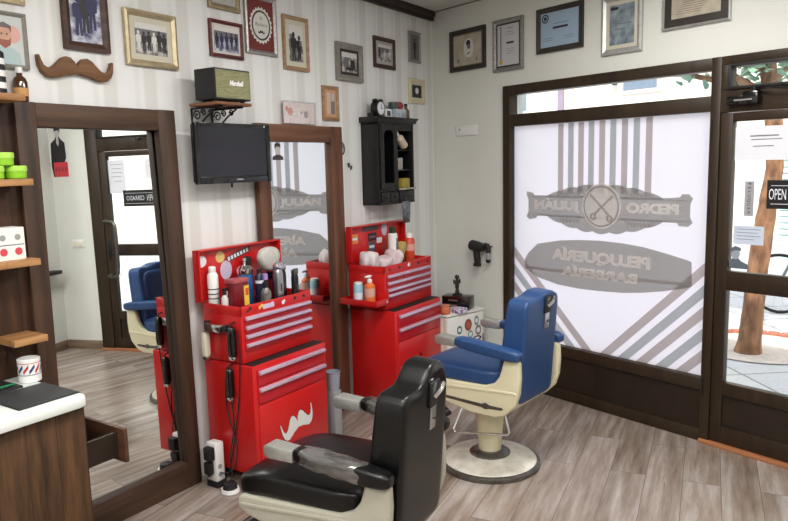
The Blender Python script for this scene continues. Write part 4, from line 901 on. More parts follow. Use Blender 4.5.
# stickers on the two lids (local x = centre - s, z relative to the chest foot)
g = G(); Y = D1 - .0046
def st(g, s, z, w, h, mt, y, c, zb, n=16): g = G(); g.disc(c - s, z - zb, w, y, mt, n, h); g.build('sticker', lid1, 0)
st(g, 2.675, 1.245, .034, .032, PAPER, Y, c1, .706); st(g, 2.54, 1.254, .034, .032, mat('sticker_straw', (216, 190, 120), .5), Y, c1, .706); st(g, 2.50, 1.175, .045, .055, LILAC, Y, c1, .706)
g.M = Matrix.Translation((c1 - 2.40, 0, 1.255 - .706)) @ Matrix.Rotation(math.radians(-14), 4, 'Y'); g.rect(-.095, .095, -.017, .017, Y, DK)
for k in range(7): g.rect(-.085 + .025 * k, -.068 + .025 * k, -.011, .011, Y - .0006, PAPER)
g.M = Matrix.Identity(4); g.build('sticker', lid1, 0)
g = G(); Y = D2 - .0046
for (s, z, w, h, mt) in ((1.265, 1.225, .042, .034, mat('sticker_amber', (214, 132, 62), .5)), (1.07, 1.285, .10, .020, mat('sticker_smoke', (98, 66, 76), .5)), (1.045, 1.222, .055, .030, mat('sticker_dark_red', (66, 32, 42), .5)), (1.055, 1.150, .045, .038, mat('sticker_slate', (84, 92, 98), .5)), (.955, 1.188, .035, .020, PAPER), (.885, 1.265, .038, .050, LILAC)):
    g = G()
    if w > .06 or mt.name in ('sticker_amber', 'sticker_dark_red', 'sticker_slate', 'white_paper'): g.rect(c2 - s - w, c2 - s + w, z - .746 - h, z - .746 + h, Y, mt); g.rect(c2 - s - w * .7, c2 - s + w * .7, z - .746 - h * .25, z - .746 + h * .25, Y - .0006, PAPER if w < .05 else INK)
    else: g.disc(c2 - s, z - .746, w, Y, mt, 18, h)
    g.build('sticker', lid2, 0)

# ------------------------------------------------------------------ barber things in the near tool chest (tray floor 0.976)
TZ = .9768
def bottle(name, label, cat, loc, prof, mts, cap=None, capm=None, rz=DELTA, label_band=None):
    o = thing(name, label, cat, loc, rz)
    g = G(); g.lathe(prof, mts)
    if label_band: g.lathe([(label_band[0], label_band[1]), (label_band[0], label_band[2])], label_band[3], close=False)
    g.build('bottle_body', o)
    if cap: g = G(); g.lathe(cap, capm); g.build('cap', o)
    return o
o = bottle('spray_can', 'tall white spray can at the wall end of the near tool chest', 'spray can', LP(2.640, .105, TZ), [(.028, 0), (.030, .004), (.030, .19), (.022, .205)], WHITEPL, [(.018, .205), (.020, .21), (.020, .235), (.014, .24)], WHITEPL)
g = G(); [g.lathe([(.0304, z), (.0304, z + .006)], INKD, close=False) for z in (.06, .085, .112)]; g.lathe([(.0304, .02), (.0304, .03)], LBLUE, close=False); g.build('printed_bands', o)
o = bottle('spray_bottle', 'small clear white spray bottle leaning forward beside the red box in the near tool chest', 'spray bottle', LP(2.652, .205, TZ), [(.018, 0), (.020, .004), (.020, .07), (.010, .09)], mat('frosted_plastic', (206, 204, 200), .25), [(.011, .09), (.011, .11)], BLACKMATT)
g = G(); g.box(-.012, .024, -.008, .008, .11, .128, BLACKMATT, .003); g.box(.014, .020, -.004, .004, .085, .112, WHITEPL, .001); g.build('trigger', o)
o = LT('red_box', 'red plastic box with a yellow label on its end in the near tool chest', 'box', 2.578, .225, TZ)
g = G(); g.box(-.055, .055, -.035, .035, 0, .150, DARKRED, .004); g.box(.018, .0555, -.0358, .030, .02, .130, YELLOW); g.box(.028, .052, -.0364, .0, .075, .115, ORANGERED); g.build('box_body', o); g = G(); g.box(-.057, .057, -.037, .037, .150, .172, mat('rose_lid', (176, 84, 88), .4), .004); g.build('lid', o)
o = LT('comb_jar', 'glass jar of blue disinfectant with a steel lid in the near tool chest', 'jar', 2.438, .150, TZ)
g = G(); g.lathe([(.040, 0), (.043, .006), (.043, .165), (.040, .175)], BLUELIQ, n=28); g.lathe([(.045, .172), (.045, .19)], CLEAR, close=False, n=28); g.build('jar_body', o)
g = G(); g.lathe([(.044, .176), (.046, .18), (.046, .205), (.03, .222), (.008, .226), (.006, .245), (.012, .25), (.010, .262), (.002, .266)], CHROME, n=28); g.build('lid', o)
o = bottle('bottle', 'navy bottle with a pale band between the blue jar and the small red bottle', 'bottle', LP(2.380, .205, TZ), [(.024, 0), (.026, .004), (.026, .15), (.014, .17)], NAVY, [(.014, .17), (.014, .195)], BLACKMATT, label_band=(.0264, .115, .132, PAPER))
o = LT('barber_brush', 'upright black brush behind the blue jar in the near tool chest', 'brush', 2.372, .105, TZ)
g = G(); g.sq((0, 0, .096), (.013, .010, .095), BLACKMATT, 4, 6); g.build('handle', o); g = G(); g.box(-.02, .02, -.016, .016, .16, .262, mat('black_bristles', (30, 28, 30), .9, bump=.5, bs=300), .006); g.build('bristle_head', o)
o = bottle('bottle', 'small red bottle right of the blue jar in the near tool chest', 'bottle', LP(2.325, .165, TZ), [(.022, 0), (.024, .004), (.024, .085), (.012, .10)], mat('red_bottle', (170, 34, 44), .25), [(.012, .10), (.012, .125)], DARKRED)
o = bottle('dropper_bottle', 'dark bottle with a violet cap at the front of the near tool chest', 'bottle', LP(2.415, .285, TZ), [(.028, 0), (.030, .004), (.030, .075), (.013, .10)], mat('smoky_bottle', (70, 66, 66), .2, c2=(120, 118, 112), vs=30), None)
g = G(); g.lathe([(.014, .10), (.016, .105), (.016, .13), (.008, .135), (.008, .145)], BLACKMATT); g.lathe([(.015, .145), (.015, .175), (.010, .18)], PURPLE); g.build('cap', o)
o = LT('cup', 'dark red cup holding the white neck duster in the near tool chest', 'cup', 2.245, .155, TZ)
g = G(); g.lathe([(.038, 0), (.040, .004), (.046, .12), (.043, .12), (.037, .008)], DARKRED, n=24, close=False); g.lathe([(.001, .008), (.037, .008)], DARKRED, n=24, close=False); g.build('cup_body', o)
o = LT('neck_duster', 'big white-bristled neck duster standing head up in the dark red cup', 'brush', 2.245, .155, TZ + .010)
g = G(); g.lathe([(.010, 0), (.013, .04), (.014, .10), (.022, .135), (.026, .150)], BLACKGLOSS, n=16); g.build('handle', o)
g = G(); g.sq((0, 0, .225), (.088, .035, .072), WHITEBRISTLE, 2.6, 10, lambda v: Vector((v.x * (.55 + .45 * min(1, max(0, (v.z - .145) / .09))), v.y, v.z))); g.build('bristle_head', o, 60)
def clipper(name, label, loc, rz, body, blade, cat='hair clipper', k=1.0):
    o = thing(name, label, cat, loc, rz)
    g = G(); g.sq((0, 0, .075 * k), (.022 * k, .018 * k, .075 * k), body, 4, 8, lambda v: Vector((v.x * (1 - .18 * math.sin(PI * v.z / (.15 * k))), v.y, v.z))); g.box(-.004, .004, -.020 * k, -.015 * k, .05 * k, .085 * k, DARKMETAL, .001); g.build('body', o)
    g = G(); g.box(-.021 * k, .021 * k, -.012 * k, .010 * k, .146 * k, .172 * k, blade, .002)
    for i in range(8): g.box((-.020 + i * .0052) * k, (-.0172 + i * .0052) * k, -.012 * k, -.006 * k, .172 * k, .180 * k, blade)
    g.build('blade', o); return o
clipper('hair_clipper', 'silver hair clipper standing at the front right of the near tool chest', LP(2.325, .300, TZ), DELTA, ALU, CHROME, k=1.33)
clipper('hair_clipper', 'black hair clipper standing beside the silver clipper in the near tool chest', LP(2.262, .268, TZ), DELTA, BLACKGLOSS, CHROME, k=1.22)
clipper('hair_trimmer', 'slim black trimmer at the inner right end of the near tool chest', LP(2.19, .305, TZ), DELTA, BLACKMATT, DARKMETAL, 'hair trimmer', 1.0)
# hanging on the side of the near chest: local -y faces away from the corner here
SIDE = DELTA - PI / 2
def hang(name, label, cat, d, z, s=2.69): return thing(name, label, cat, LP(s, d, z), SIDE)
def hung_clipper(label, d, z, h, body, seed=0):
    o = hang('hanging_clipper', label, 'hair clipper', d, z); k = h
    g = G(); g.sq((0, -.026, k * .48), (.024, .020, k * .44), body, 4, 8, lambda v: Vector((v.x * (1 - .2 * math.sin(PI * max(0, min(1, v.z / k)))), v.y, v.z))); g.build('body', o)
    g = G(); g.box(-.020, .020, -.040, -.014, -.004, k * .07, CHROME, .003); g.build('blade', o)
    g = G(); g.tube([(0, -.026, k * .90), (0, -.026, k), (0, -.004, k * 1.02), (0, -.001, k * 1.02)], .005, BLACKRUB, 6); g.build('loop', o)
    return o
hung_clipper('cream-bodied clipper hanging nearest the wall on the side of the near tool chest', .105, .712, .165, CREAMPL)
hung_clipper('black clipper with a steel blade hanging on the upper side of the near tool chest', .310, .735, .195, BLACKGLOSS)
hung_clipper('small black clipper hanging on the lower cabinet side above the cables', .278, .505, .190, BLACKGLOSS)
o = hang('clipper_holder', 'chrome bracket on the side of the near tool chest between the cream and black clippers', 'holder', .185, .875)
g = G(); g.box(-.065, .065, -.050, -.001, 0, .045, CHROME, .006); g.box(-.085, -.062, -.03, -.001, .005, .05, BLACKMATT, .003); g.box(.062, .085, -.03, -.001, .005, .04, BLACKMATT, .003); g.build('bracket', o)
# power strip and cables
o = LT('power_strip', 'white upright power strip standing between the dark mirror frame and the red cabinet', 'power strip', 2.745, .155, 0.0)
g = G(); g.box(-.030, .030, -.042, .035, .035, .255, WHITEPL, .006); g.box(-.034, .034, -.048, .04, 0, .036, BLACKRUB, .006)
for z in (.075, .12): g.cyl((-.005, -.0425, z), (-.005, -.0435, z), .014, GREYPL, n=16)
g.build('housing', o)
def plug(label, loc, t, dims):
    o = thing('power_adapter', label, 'power adapter', loc, t); a, b, c = dims; g = G(); g.box(-a, a, -b, 0, 0, c, BLACKMATT, .008); g.build('housing', o); g = G(); g.cyl((0, -b * .5, .001), (0, -b * .5, -.014), .006, BLACKRUB, n=8); g.build('strain_relief', o)
plug('black power adapter plugged highest into the white power strip', LP(2.7755, .165, .165), SIDE + .0, (.028, .038, .075))
plug('black power adapter plugged lower into the white power strip', LP(2.7755, .155, .080), SIDE + .0, (.026, .034, .070))
o = LT('charging_base', 'round white and black charging base on the floor by the power strip', 'charger', 2.765, .285, 0); g = G(); g.lathe([(.050, 0), (.052, .004), (.048, .022)], WHITEPL); g.lathe([(.040, .022), (.034, .05), (.012, .058)], BLACKMATT); g.build('base_body', o)
def cable(label, pts):
    o = thing('power_cable', label, 'cable', pts[0]); p0 = Vector(pts[0]); P = [Vector(q) - p0 for q in pts]; out = []
    for i in range(len(P) - 1):
        a, b, c, d = P[max(0, i - 1)], P[i], P[i + 1], P[min(len(P) - 1, i + 2)]
        for k in range(6):
            t = k / 6; out.append(.5 * ((2 * b) + (c - a) * t + (2 * a - 5 * b + 4 * c - d) * t * t + (3 * b - a - 3 * c + d) * t ** 3))
    out.append(P[-1]); g = G(); g.tube(out, .0036, BLACKRUB, 6); g.build('cord', o)
cable('black cable running from the upper clipper straight down the side of the red cabinet', [LP(2.697, .338, .90), LP(2.700, .345, .72), LP(2.699, .312, .45), LP(2.698, .250, .2), LP(2.715, .22, .06), LP(2.785, .20, .012)])
cable('black cable looping from the small lower clipper down to the power strip', [LP(2.697, .245, .68), LP(2.700, .225, .58), LP(2.699, .228, .42), LP(2.698, .285, .24), LP(2.712, .25, .09), LP(2.79, .14, .09)])
cable('black cable crossing over the others low on the side of the red cabinet', [LP(2.698, .262, .50), LP(2.702, .275, .35), LP(2.700, .23, .17), LP(2.718, .25, .05), LP(2.80, .245, .012)])

# ------------------------------------------------------------------ things in the far tool chest (tray floor 1.011)
TZ2 = 1.0115
def cloth(label, s, d, w, h, seed):
    o = LT('folded_cloth', label, 'cloth', s, d, TZ2); r = random.Random(seed); ph = [r.uniform(0, 6) for _ in range(6)]
    def f(v):
        n = math.sin(v.x * 46 + ph[0]) * math.sin(v.z * 40 + ph[1]) * .010 + math.sin(v.x * 22 + v.y * 60 + ph[2]) * .008
        return Vector((v.x + n * .6, v.y + n, max(0, v.z + n * .8 * (1 if v.z > .02 else 0))))
    g = G(); g.sq((0, 0, h / 2), (w / 2, .07, h / 2), TOWEL, 3.2, 14, f); g.build('fabric', o, 60); return o
cloth('crumpled white cloth at the outer end of the open far tool chest', 1.275, .20, .105, .135, 1)
cloth('flat rumpled white cloth with red specks in the middle of the far tool chest', 1.155, .235, .115, .085, 2)
cloth('white cloth bunched beside the tall white bottle in the far tool chest', 1.048, .26, .075, .125, 5)
o = bottle('tall_bottle', 'tall white bottle with a dark stripe and green-black cap in the far tool chest', 'bottle', LP(.968, .195, TZ2), [(.033, 0), (.036, .004), (.036, .225), (.028, .235)], WHITEPL, [(.024, .235), (.027, .24), (.027, .275), (.02, .28)], mat('dark_green_cap', (44, 62, 42), .4))
g = G(); g.box(-.006, .006, -.0375, -.0355, .03, .20, NAVY); g.build('stripe', o, 0)
o = LT('shaving_brush', 'straw-bristled shaving brush with a brown handle in the far tool chest', 'brush', .885, .215, TZ2)
g = G(); g.lathe([(.026, 0), (.030, .006), (.022, .03), (.030, .055), (.026, .07)], BROWNH); g.build('handle', o); g = G(); g.lathe([(.024, .07), (.034, .10), (.042, .135), (.040, .155), (.020, .165)], BRISTLE); g.build('bristle_head', o)
o = bottle('spray_can', 'orange-red spray can with a white cap at the corner end of the far tool chest', 'spray can', LP(.80, .235, TZ2), [(.038, 0), (.040, .004), (.040, .17), (.030, .185)], ORANGERED, [(.026, .185), (.028, .19), (.024, .215), (.012, .225)], WHITEPL, label_band=(.0405, .09, .14, mat('can_label', (222, 160, 150), .5)))
# side tray
o = LT('side_tray', 'red tray hooked on the side of the far tool chest', 'tray', 1.4225, .25, .800)
g = G(); g.box(-.073, .073, -.155, .155, 0, .006, RED); g.box(-.073, -.067, -.155, .155, 0, .040, RED, .002); g.box(-.067, .073, -.155, -.149, 0, .040, RED, .002); g.box(-.067, .073, .149, .155, 0, .040, RED, .002); g.box(.067, .073, -.155, .155, 0, .075, RED, .002); g.rect(.045, .062, .010, .026, -.1556, LILAC); g.build('tray_body', o)
o = bottle('spray_can', 'pale blue and white can on the red side tray', 'can', LP(1.437, .212, .8065), [(.033, 0), (.035, .004), (.035, .125), (.028, .135)], LBLUE, [(.030, .132), (.030, .142), (.024, .146)], WHITEPL, label_band=(.0354, .03, .075, PAPER))
o = bottle('pump_bottle', 'orange bottle with a white pump on the red side tray', 'bottle', LP(1.425, .300, .8065), [(.034, 0), (.037, .004), (.037, .125), (.018, .145)], ORANGE, [(.016, .145), (.018, .15), (.018, .168), (.006, .172), (.006, .185)], WHITEPL, label_band=(.0374, .05, .11, mat('rose_label', (214, 164, 150), .5)))
g = G(); g.box(-.045, .016, -.010, .010, .183, .197, WHITEPL, .004); g.build('nozzle', o)
# bin between the two cabinets
o = LT('pedestal_bin', 'slim grey pedestal bin between the two red cabinets', 'bin', 1.902, .335, 0)
g = G(); g.box(-.036, .036, -.036, .036, 0, .335, GREYPL, .006); g.build('pedestal', o); g = G(); g.lathe([(.038, .336), (.046, .45), (.049, .452), (.049, .458), (.045, .458), (.037, .342)], mat('smoky_clear_plastic', (150, 156, 168), .2), n=24, close=False); g.build('bucket', o)

# ------------------------------------------------------------------ white fridge in the corner
o = LT('mini_fridge', 'low white fridge with round stickers on its door in the corner by the window', 'fridge', .460, .372, 0, turn=math.radians(-16.6))
g = G(); g.box(-.203, .203, -.150, .19, .02, .592, FRIDGEW, .006); g.box(-.207, .207, -.203, .195, .585, .602, FRIDGEW, .004); [g.cyl((a, b, 0), (a, b, .022), .018, BLACKRUB, n=10) for a in (-.17, .17) for b in (-.12, .15)]; g.build('case', o)
g = G(); g.box(-.203, .203, -.20, -.153, .03, .580, FRIDGEW, .008); dd = g.build('door', o)
g = G(); g.box(.178, .192, -.215, -.199, .30, .40, ALU, .004); g.build('handle', dd)
g = G(); Y = -.2008
for (x, z, w, h, m_) in ((-.075, .468, .028, .034, TEAL), (.022, .494, .040, .048, BRICKRED), (.115, .514, .024, .040, mat('sticker_grey_green', (120, 134, 124), .5)), (.045, .415, .028, .034, mat('sticker_pale_green', (130, 156, 140), .5)), (.135, .435, .034, .042, mat('sticker_taupe', (140, 124, 116), .5)), (.12, .372, .050, .020, DK)):
    g = G(); g.disc(x, z, w, Y, m_, 20, h); g.disc(x, z, w * .6, Y - .0006, PAPER if m_ is not BRICKRED else mat('sticker_rust', (176, 98, 84), .5), 16, h * .5); g.build('sticker', dd, 0)
o = LT('display_box', 'glossy black box with red and silver bands on the white fridge', 'box', .425, .445, .6025, turn=math.radians(-84))
g = G(); g.box(-.115, .115, -.06, .06, 0, .105, BLACKGLOSS, .005); g.box(-.06, .02, -.0612, -.0595, .065, .080, ALU); g.box(-.06, .015, -.0612, -.0595, .025, .040, ALU); g.box(-.10, .10, -.0612, -.0595, .096, .100, DARKRED); g.build('box_body', o)
o = LT('folded_towel', 'folded white and violet patterned towel in front of the black box on the white fridge', 'towel', .556, .515, .6025, turn=math.radians(-16))
g = G(); PT = mat('violet_patterned_towel', (226, 220, 228), .9, c2=(130, 100, 150), vs=60, lo=.46, hi=.54); [g.sq((0, 0, .009 + .016 * i), (.056 - .002 * i, .062, .0100), PT, 6, 8) for i in range(2)]; g.build('fabric', o)
o = LT('orange_jar', 'small orange jar at the edge of the white fridge next to the red cabinet', 'jar', .668, .462, .6025)
g = G(); g.lathe([(.034, 0), (.038, .006), (.038, .045), (.034, .052)], mat('orange_jar_plastic', (214, 130, 80), .4, c2=(186, 84, 60), vs=40)); g.build('jar_body', o); g = G(); g.lathe([(.036, .052), (.037, .055), (.036, .072)], mat('orange_lid', (200, 120, 84), .4)); g.build('lid', o)
o = LT('figurine', 'small dark statuette standing on the glossy black box in the corner', 'figurine', .43, .44, .7085)
g = G(); FG = mat('dark_pewter', (62, 58, 54), .45, .5, var=.3, vs=40); g.lathe([(.040, 0), (.040, .010), (.016, .018), (.012, .045)], FG); g.sq((0, 0, .085), (.020, .014, .045), FG, 2.5, 6); g.ball((0, 0, .145), .019, FG, 10)
g.tube([(-.018, 0, .112), (-.045, 0, .10), (-.05, 0, .13)], .008, FG, 6); g.tube([(.018, 0, .112), (.042, 0, .12), (.048, 0, .09)], .008, FG, 6); g.tube([(-.008, 0, .05), (-.024, 0, .018)], .009, FG, 6); g.tube([(.008, 0, .05), (.024, 0, .018)], .009, FG, 6); g.build('statuette', o)

# ------------------------------------------------------------------ barber chairs (front of the chair = local +y)
def barber_chair(label, base, heading, lift, seatm, bodym, padm, wrapped, back=(-.243, .445, .022, .05), arms=(0, 0)):
    o = thing('barber_chair', label, 'barber chair', (base[0], base[1], 0), math.radians(heading - 90), 'barber chairs'); L = lift; UP = Matrix.Translation((0, 0, L))
    g = G(); g.lathe([(.285, 0), (.290, .006), (.290, .026), (.276, .034)], DARKMETAL, n=56); g.lathe([(.274, .030), (.266, .040), (.20, .056), (.115, .068)], WORNWHITE, n=56); g.build('base_plate', o)
    g = G(); g.lathe([(.118, .060), (.118, .074), (.100, .086), (.088, .092)], DARKMETAL, n=36); g.lathe([(.066, .088), (.067, .12), (.076, .22), (.084, .30), (.088, .388 + L)], bodym, n=36); g.build('column', o)
    g = G(); g.tube([(-.13, .085, .375 + L), (-.205, .115, .245), (-.215, .095, .235), (-.085, -.165, .235), (-.07, -.17, .245), (-.02, -.10, .375 + L)], .0075, CHROME, 8); g.build('pump_lever', o)
    # shell: tub plus two side cheeks that rise to carry the arm rests
    low = [(.345, .512), (.350, .470), (.300, .440), (.155, .404), (-.02, .368), (-.180, .368), (-.240, .388)]
    g = G(); g.M = UP; g.prism([(.335, .505)] + [(a - .004, b + .004) for a, b in low[1:]] + [(-.265, .47), (-.265, .505)], -.225, .225, bodym, 'yz', .010, 2, 20)
    cheek = low + [(-.302, .450), (-.324, .520), (-.330, .600), (-.326, .690), (-.310, .705), (-.262, .715), (-.236, .690), (-.222, .640), (-.208, .598), (-.175, .558), (-.12, .538), (.10, .530), (.32, .522)]
    for sx in (-1, 1):
        g.prism(cheek, sx * .212, sx * .252, bodym, 'yz', .012, 3, 20)
        g.prism([(.33, .490), (-.300, .532), (-.314, .524), (-.314, .518), (.33, .474)], sx * .245, sx * .2565, bodym, 'yz', .004, 2)
    g.build('shell', o)
    for sx in (-1, 1):
        g = G(); g.M = UP; g.prism([(a, b + .022) for a, b in ((.17, .418), (.17, .404), (-.10, .392), (-.125, .384), (-.150, .392), (-.225, .397), (-.235, .404), (-.225, .411), (-.150, .411), (-.125, .422), (-.10, .411))], sx * .248, sx * .2555, DARKMETAL, 'yz', .001); g.build('side_trim', o)
    g = G(); g.M = UP
    def puff(v): return Vector((v.x, v.y, v.z + (.012 if v.z > .55 else 0) * max(0, 1 - (v.x / .25) ** 2) * max(0, 1 - ((v.y - .05) / .32) ** 2) - (.045 * max(0, (v.y - .20) / .19) ** 1.6)))
    g.sq((0, .088, .572), (.244, .300, .052), seatm, 6, 14, puff); g.build('seat', o, 60)
    BM = Matrix.Translation((0, back[0], back[1] + L)) @ Matrix.Rotation(math.radians(4.5), 4, 'X')
    g = G(); g.M = BM
    def top(v): return Vector((v.x * (1.05 if v.x < 0 else .94), v.y + (max(0, v.y) / .06 * .035 * (1 - v.z / .57)), v.z + (back[2] * math.exp(-((v.x - back[3]) / .09) ** 4) if v.z > .5 else 0)))
    g.sq((0, 0, .282), (.188, .062, .285), seatm, 13, 20, top); g.sq((0, .052, .30), (.165, .030, .235), seatm, 6, 10)
    bk = g.build('backrest', o, 50)
    pass
    g = G(); g.M = BM; g.box(.012, .058, -.069, -.060, .385, .475, ALU, .003); g.cyl((.035, -.066, .43), (.035, -.077, .43), .008, DARKMETAL, n=12); g.box(-.005, .070, -.072, -.060, .475, .572, BLACKMATT, .004); g.tube([(.022, -.072, .512), (.046, -.086, .540), (.068, -.086, .560)], .010, CHROME, 8); g.build('headrest_bracket', bk)
    for sx in (-1, 1):
        dz = arms[0] if sx < 0 else arms[1]; PM = Matrix.Translation((sx * .246, -.137, .742 + L + dz)) @ Matrix.Rotation(math.radians(5.5), 4, 'X')
        g = G(); g.M = PM; g.sq((0, 0, 0), (.038, .203, .032), padm, 4.5, 12); pa = g.build('arm_pad', o, 60)
        if wrapped:
            g = G(); g.M = PM; g.sq((0, .03, 0), (.041, .158, .0355), PLASTICWRAP, 4.0, 16, lambda v: v + Vector((.001 * math.sin(v.y * 90 + v.z * 80), 0, .002 * math.sin(v.y * 70 + v.x * 60)))); g.build('plastic_wrap', pa, 60)
        g = G(); g.M = UP @ Matrix.Translation((0, 0, dz))
        g.bevmesh([(sx * .242 + a, y, z) for (y, z) in ((.058, .730), (.058, .776), (.172, .784), (.190, .774), (.190, .744), (.172, .730)) for a in (-.032, .032)], [(0, 2, 4, 6, 8, 10), (11, 9, 7, 5, 3, 1)] + [(2 * i, 2 * i + 1, (2 * i + 3) % 12, (2 * i + 2) % 12) for i in range(6)], ARMALU, .003); g.build('arm_tip', o)
    for sx in (-1, 1): g = G(); g.M = UP; g.tube([(sx * .11, .24, .43), (sx * .12, .36, .30), (sx * .13, .46, .20)], .012, DARKMETAL, 8); g.build('footrest_strut', o)
    g = G(); g.M = Matrix.Translation((0, .47, .19 + L)) @ Matrix.Rotation(math.radians(35), 4, 'X'); g.box(-.19, .19, -.09, .09, -.012, .012, BLACKMATT, .006); [g.box(-.18, .18, -.07 + .035 * k, -.06 + .035 * k, .011, .016, DARKMETAL) for k in range(5)]; g.build('footrest', o)
    return o
ARMALU = mat('cast_aluminium', (176, 176, 172), .35, .6, var=.1, vs=40)
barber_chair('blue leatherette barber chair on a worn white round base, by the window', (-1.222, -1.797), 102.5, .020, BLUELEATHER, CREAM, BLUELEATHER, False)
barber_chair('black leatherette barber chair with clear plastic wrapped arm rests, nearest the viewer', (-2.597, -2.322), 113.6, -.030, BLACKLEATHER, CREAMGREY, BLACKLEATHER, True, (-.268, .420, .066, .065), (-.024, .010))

# ------------------------------------------------------------------ the street outside
g = G(); g.box(.20, 16, -14, 14, -.20, -.06, PAVE); struct(g.build('street_ground', smooth=0))
o = thing('tree_surround', 'low curved kerb of red bricks behind the foot of the street tree', 'tree surround', (2.62, -1.62, -.06))
g = G(); n = 17
for i in range(n):
    a = -PI * .5 + PI * (i + .5) / n; M = Matrix.Rotation(a, 4, 'Z'); g.M = M; g.box(.56, .66, -.052, .052, 0, .035, KERBBRICK, .006, 1)
g.M = Matrix.Identity(4); g.build('brick_ring', o); g = G(); g.lathe([(.001, .010), (.565, .010)], SOIL, n=40, close=False); g.build('soil', o, 0)
o = thing('street_tree', 'leaning street tree with an orange-brown trunk on the pavement outside the door', 'tree', (2.40, -1.63, -.06))
tr = [(0, 0, 0), (0, -.01, .10), (0, -.03, .40), (0, -.055, .80), (0, -.10, 1.25), (.01, -.155, 1.70), (.02, -.12, 2.15), (.03, -.05, 2.55), (.05, .0, 3.1), (.05, .05, 3.8), (.1, .1, 4.8)]
rr = [.125, .104, .094, .088, .080, .074, .072, .070, .065, .05, .03]
P = []; R_ = []
for i in range(len(tr) - 1):
    for k in range(5):
        f = k / 5; P.append(Vector(tr[i]).lerp(Vector(tr[i + 1]), f)); R_.append(rr[i] * (1 - f) + rr[i + 1] * f + random.uniform(-.004, .004))
g = G(); g.tube(P, R_, BARK, 14); g.build('trunk', o, 60)
rb = random.Random(21); tips = []
for k in range(9):
    g = G(); a = 2 * PI * k / 9 + rb.uniform(-.2, .2); z0 = rb.uniform(2.3, 3.4); L = rb.uniform(.8, 1.4); e = Vector((.04 + L * math.cos(a), L * math.sin(a), z0 + rb.uniform(.05, .7)))
    g.tube([Vector((.03, -.03, z0)), Vector((.03, -.03, z0)).lerp(e, .5) + Vector((0, 0, .08)), e], [.035, .022, .008], BARK, 6); g.build('branch', o); tips.append(e)
g = G()
for k in range(3300):
    e = tips[k % 9]; f = rb.uniform(.25, 1.15); c = Vector((.03, -.03, 2.9)).lerp(e, f) + Vector((rb.gauss(0, .28), rb.gauss(0, .28), rb.gauss(.12, .30)))
    if k >= 2600: c = Vector((rb.uniform(-.4, 1.6), rb.uniform(-.7, .30), rb.uniform(2.44, 3.1)))
    if c.z < 2.42: c.z = 2.42 + rb.random() * .25
    if c.y > .30 and c.z < 2.95 and (c.y > .58 or k % 3): continue
    s = rb.uniform(.035, .075); q = Matrix.Translation(c) @ Matrix.Rotation(rb.uniform(0, 6.28), 4, 'Z') @ Matrix.Rotation(rb.uniform(-1.1, 1.1), 4, 'X') @ Matrix.Rotation(rb.uniform(-1, 1), 4, 'Y')
    g.M = q; g.add([(-s, 0, 0), (-s * .3, -s * .55, .01), (s * .5, -s * .45, .0), (s, 0, -.01), (s * .5, s * .45, 0), (-s * .3, s * .55, .01)], [(0, 1, 2, 3, 4, 5)], LEAF)
g.M = Matrix.Identity(4); fo = g.build('foliage', o, 0); fo['kind'] = 'stuff'
# building across the street
o = thing('building', 'sunlit pale building across the street with a pale roller shutter', 'building', (8.0, 0, -.06))
g = G(); g.box(0, .6, -13, 13, 0, 9, FACADE); g.box(-.04, 0, -13, 13, 0, .5, mat('facade_plinth', (200, 196, 196), .9)); g.build('wall', o, 0)
def wpart(y0, y1, z0, z1):
    g = G(); g.box(-.03, .0, y0 - .08, y1 + .08, z0 - .08, z1 + .08, mat('window_surround', (216, 200, 190), .8)); f = g.build('window', o); g = G(); g.box(-.035, -.03, y0, y1, z0, z1, mat('window_dark_pane', (120, 134, 150), .15)); g.build('pane', f, 0)
for (a, b, c, d) in ((2.7, 3.4, 3.1, 4.6), (5.8, 6.7, 2.9, 4.6), (-2.4, -1.5, 3.0, 4.6), (-5.6, -4.7, 3.0, 4.6), (4.3, 5.2, 1.0, 2.3)): wpart(a, b, c, d)
g = G()
for k in range(20): g.box(-.05, -.01, -2.6, .46, .12 + k * .1, .205 + k * .1, SHUTTER, .012, 1)
g.box(-.06, 0, -2.7, .56, 2.12, 2.3, ALU); g.build('roller_shutter', o)
g = G(); g.cyl((-.10, 3.55, 3.22), (-.10, 3.55, 3.36), .05, BLACKMATT, n=12); g.cyl((-.1, 3.55, 3.32), (0, 3.55, 3.32), .015, BLACKMATT, n=8); g.build('wall_lamp', o)
g = G(); g.box(-.06, 0, 4.80, 4.95, 0, 6, mat('drainpipe_violet_grey', (150, 134, 150), .6), .02); g.build('drainpipe', o)
# a bicycle parked by the far kerb
o = thing('bicycle', 'grey bicycle parked outside behind the tree trunk', 'bicycle', (4.35, -1.62, -.06), math.radians(96))
BG = mat('bicycle_grey', (110, 124, 130), .4, .5)
for x in (-.52, .52):
    g = G(); pts = [(x + .33 * math.cos(2 * PI * i / 32), 0, .35 + .33 * math.sin(2 * PI * i / 32)) for i in range(32)]; g.tube(pts, .018, BLACKRUB, 8, True)
    for k in range(14): a = 2 * PI * k / 14; g.tube([(x, 0, .35), (x + .32 * math.cos(a), 0, .35 + .32 * math.sin(a))], .002, ALU, 4)
    g.cyl((x, -.03, .35), (x, .03, .35), .022, ALU, n=10); g.build('wheel', o)
g = G(); J = dict(rear=(-.52, 0, .35), bb=(-.06, 0, .30), seat=(-.20, 0, .80), head=(.33, 0, .82), fork=(.52, 0, .35), bar=(.30, 0, .98))
for a, b in (('rear', 'bb'), ('rear', 'seat'), ('bb', 'seat'), ('bb', 'head'), ('seat', 'head'), ('head', 'fork'), ('head', 'bar')): g.tube([J[a], J[b]], .016, BG, 8)
g.build('frame', o); g = G(); g.sq((-.22, 0, .87), (.12, .06, .03), BLACKMATT, 3, 6); g.tube([(-.20, 0, .80), (-.215, 0, .86)], .013, ALU, 6); g.build('saddle', o)
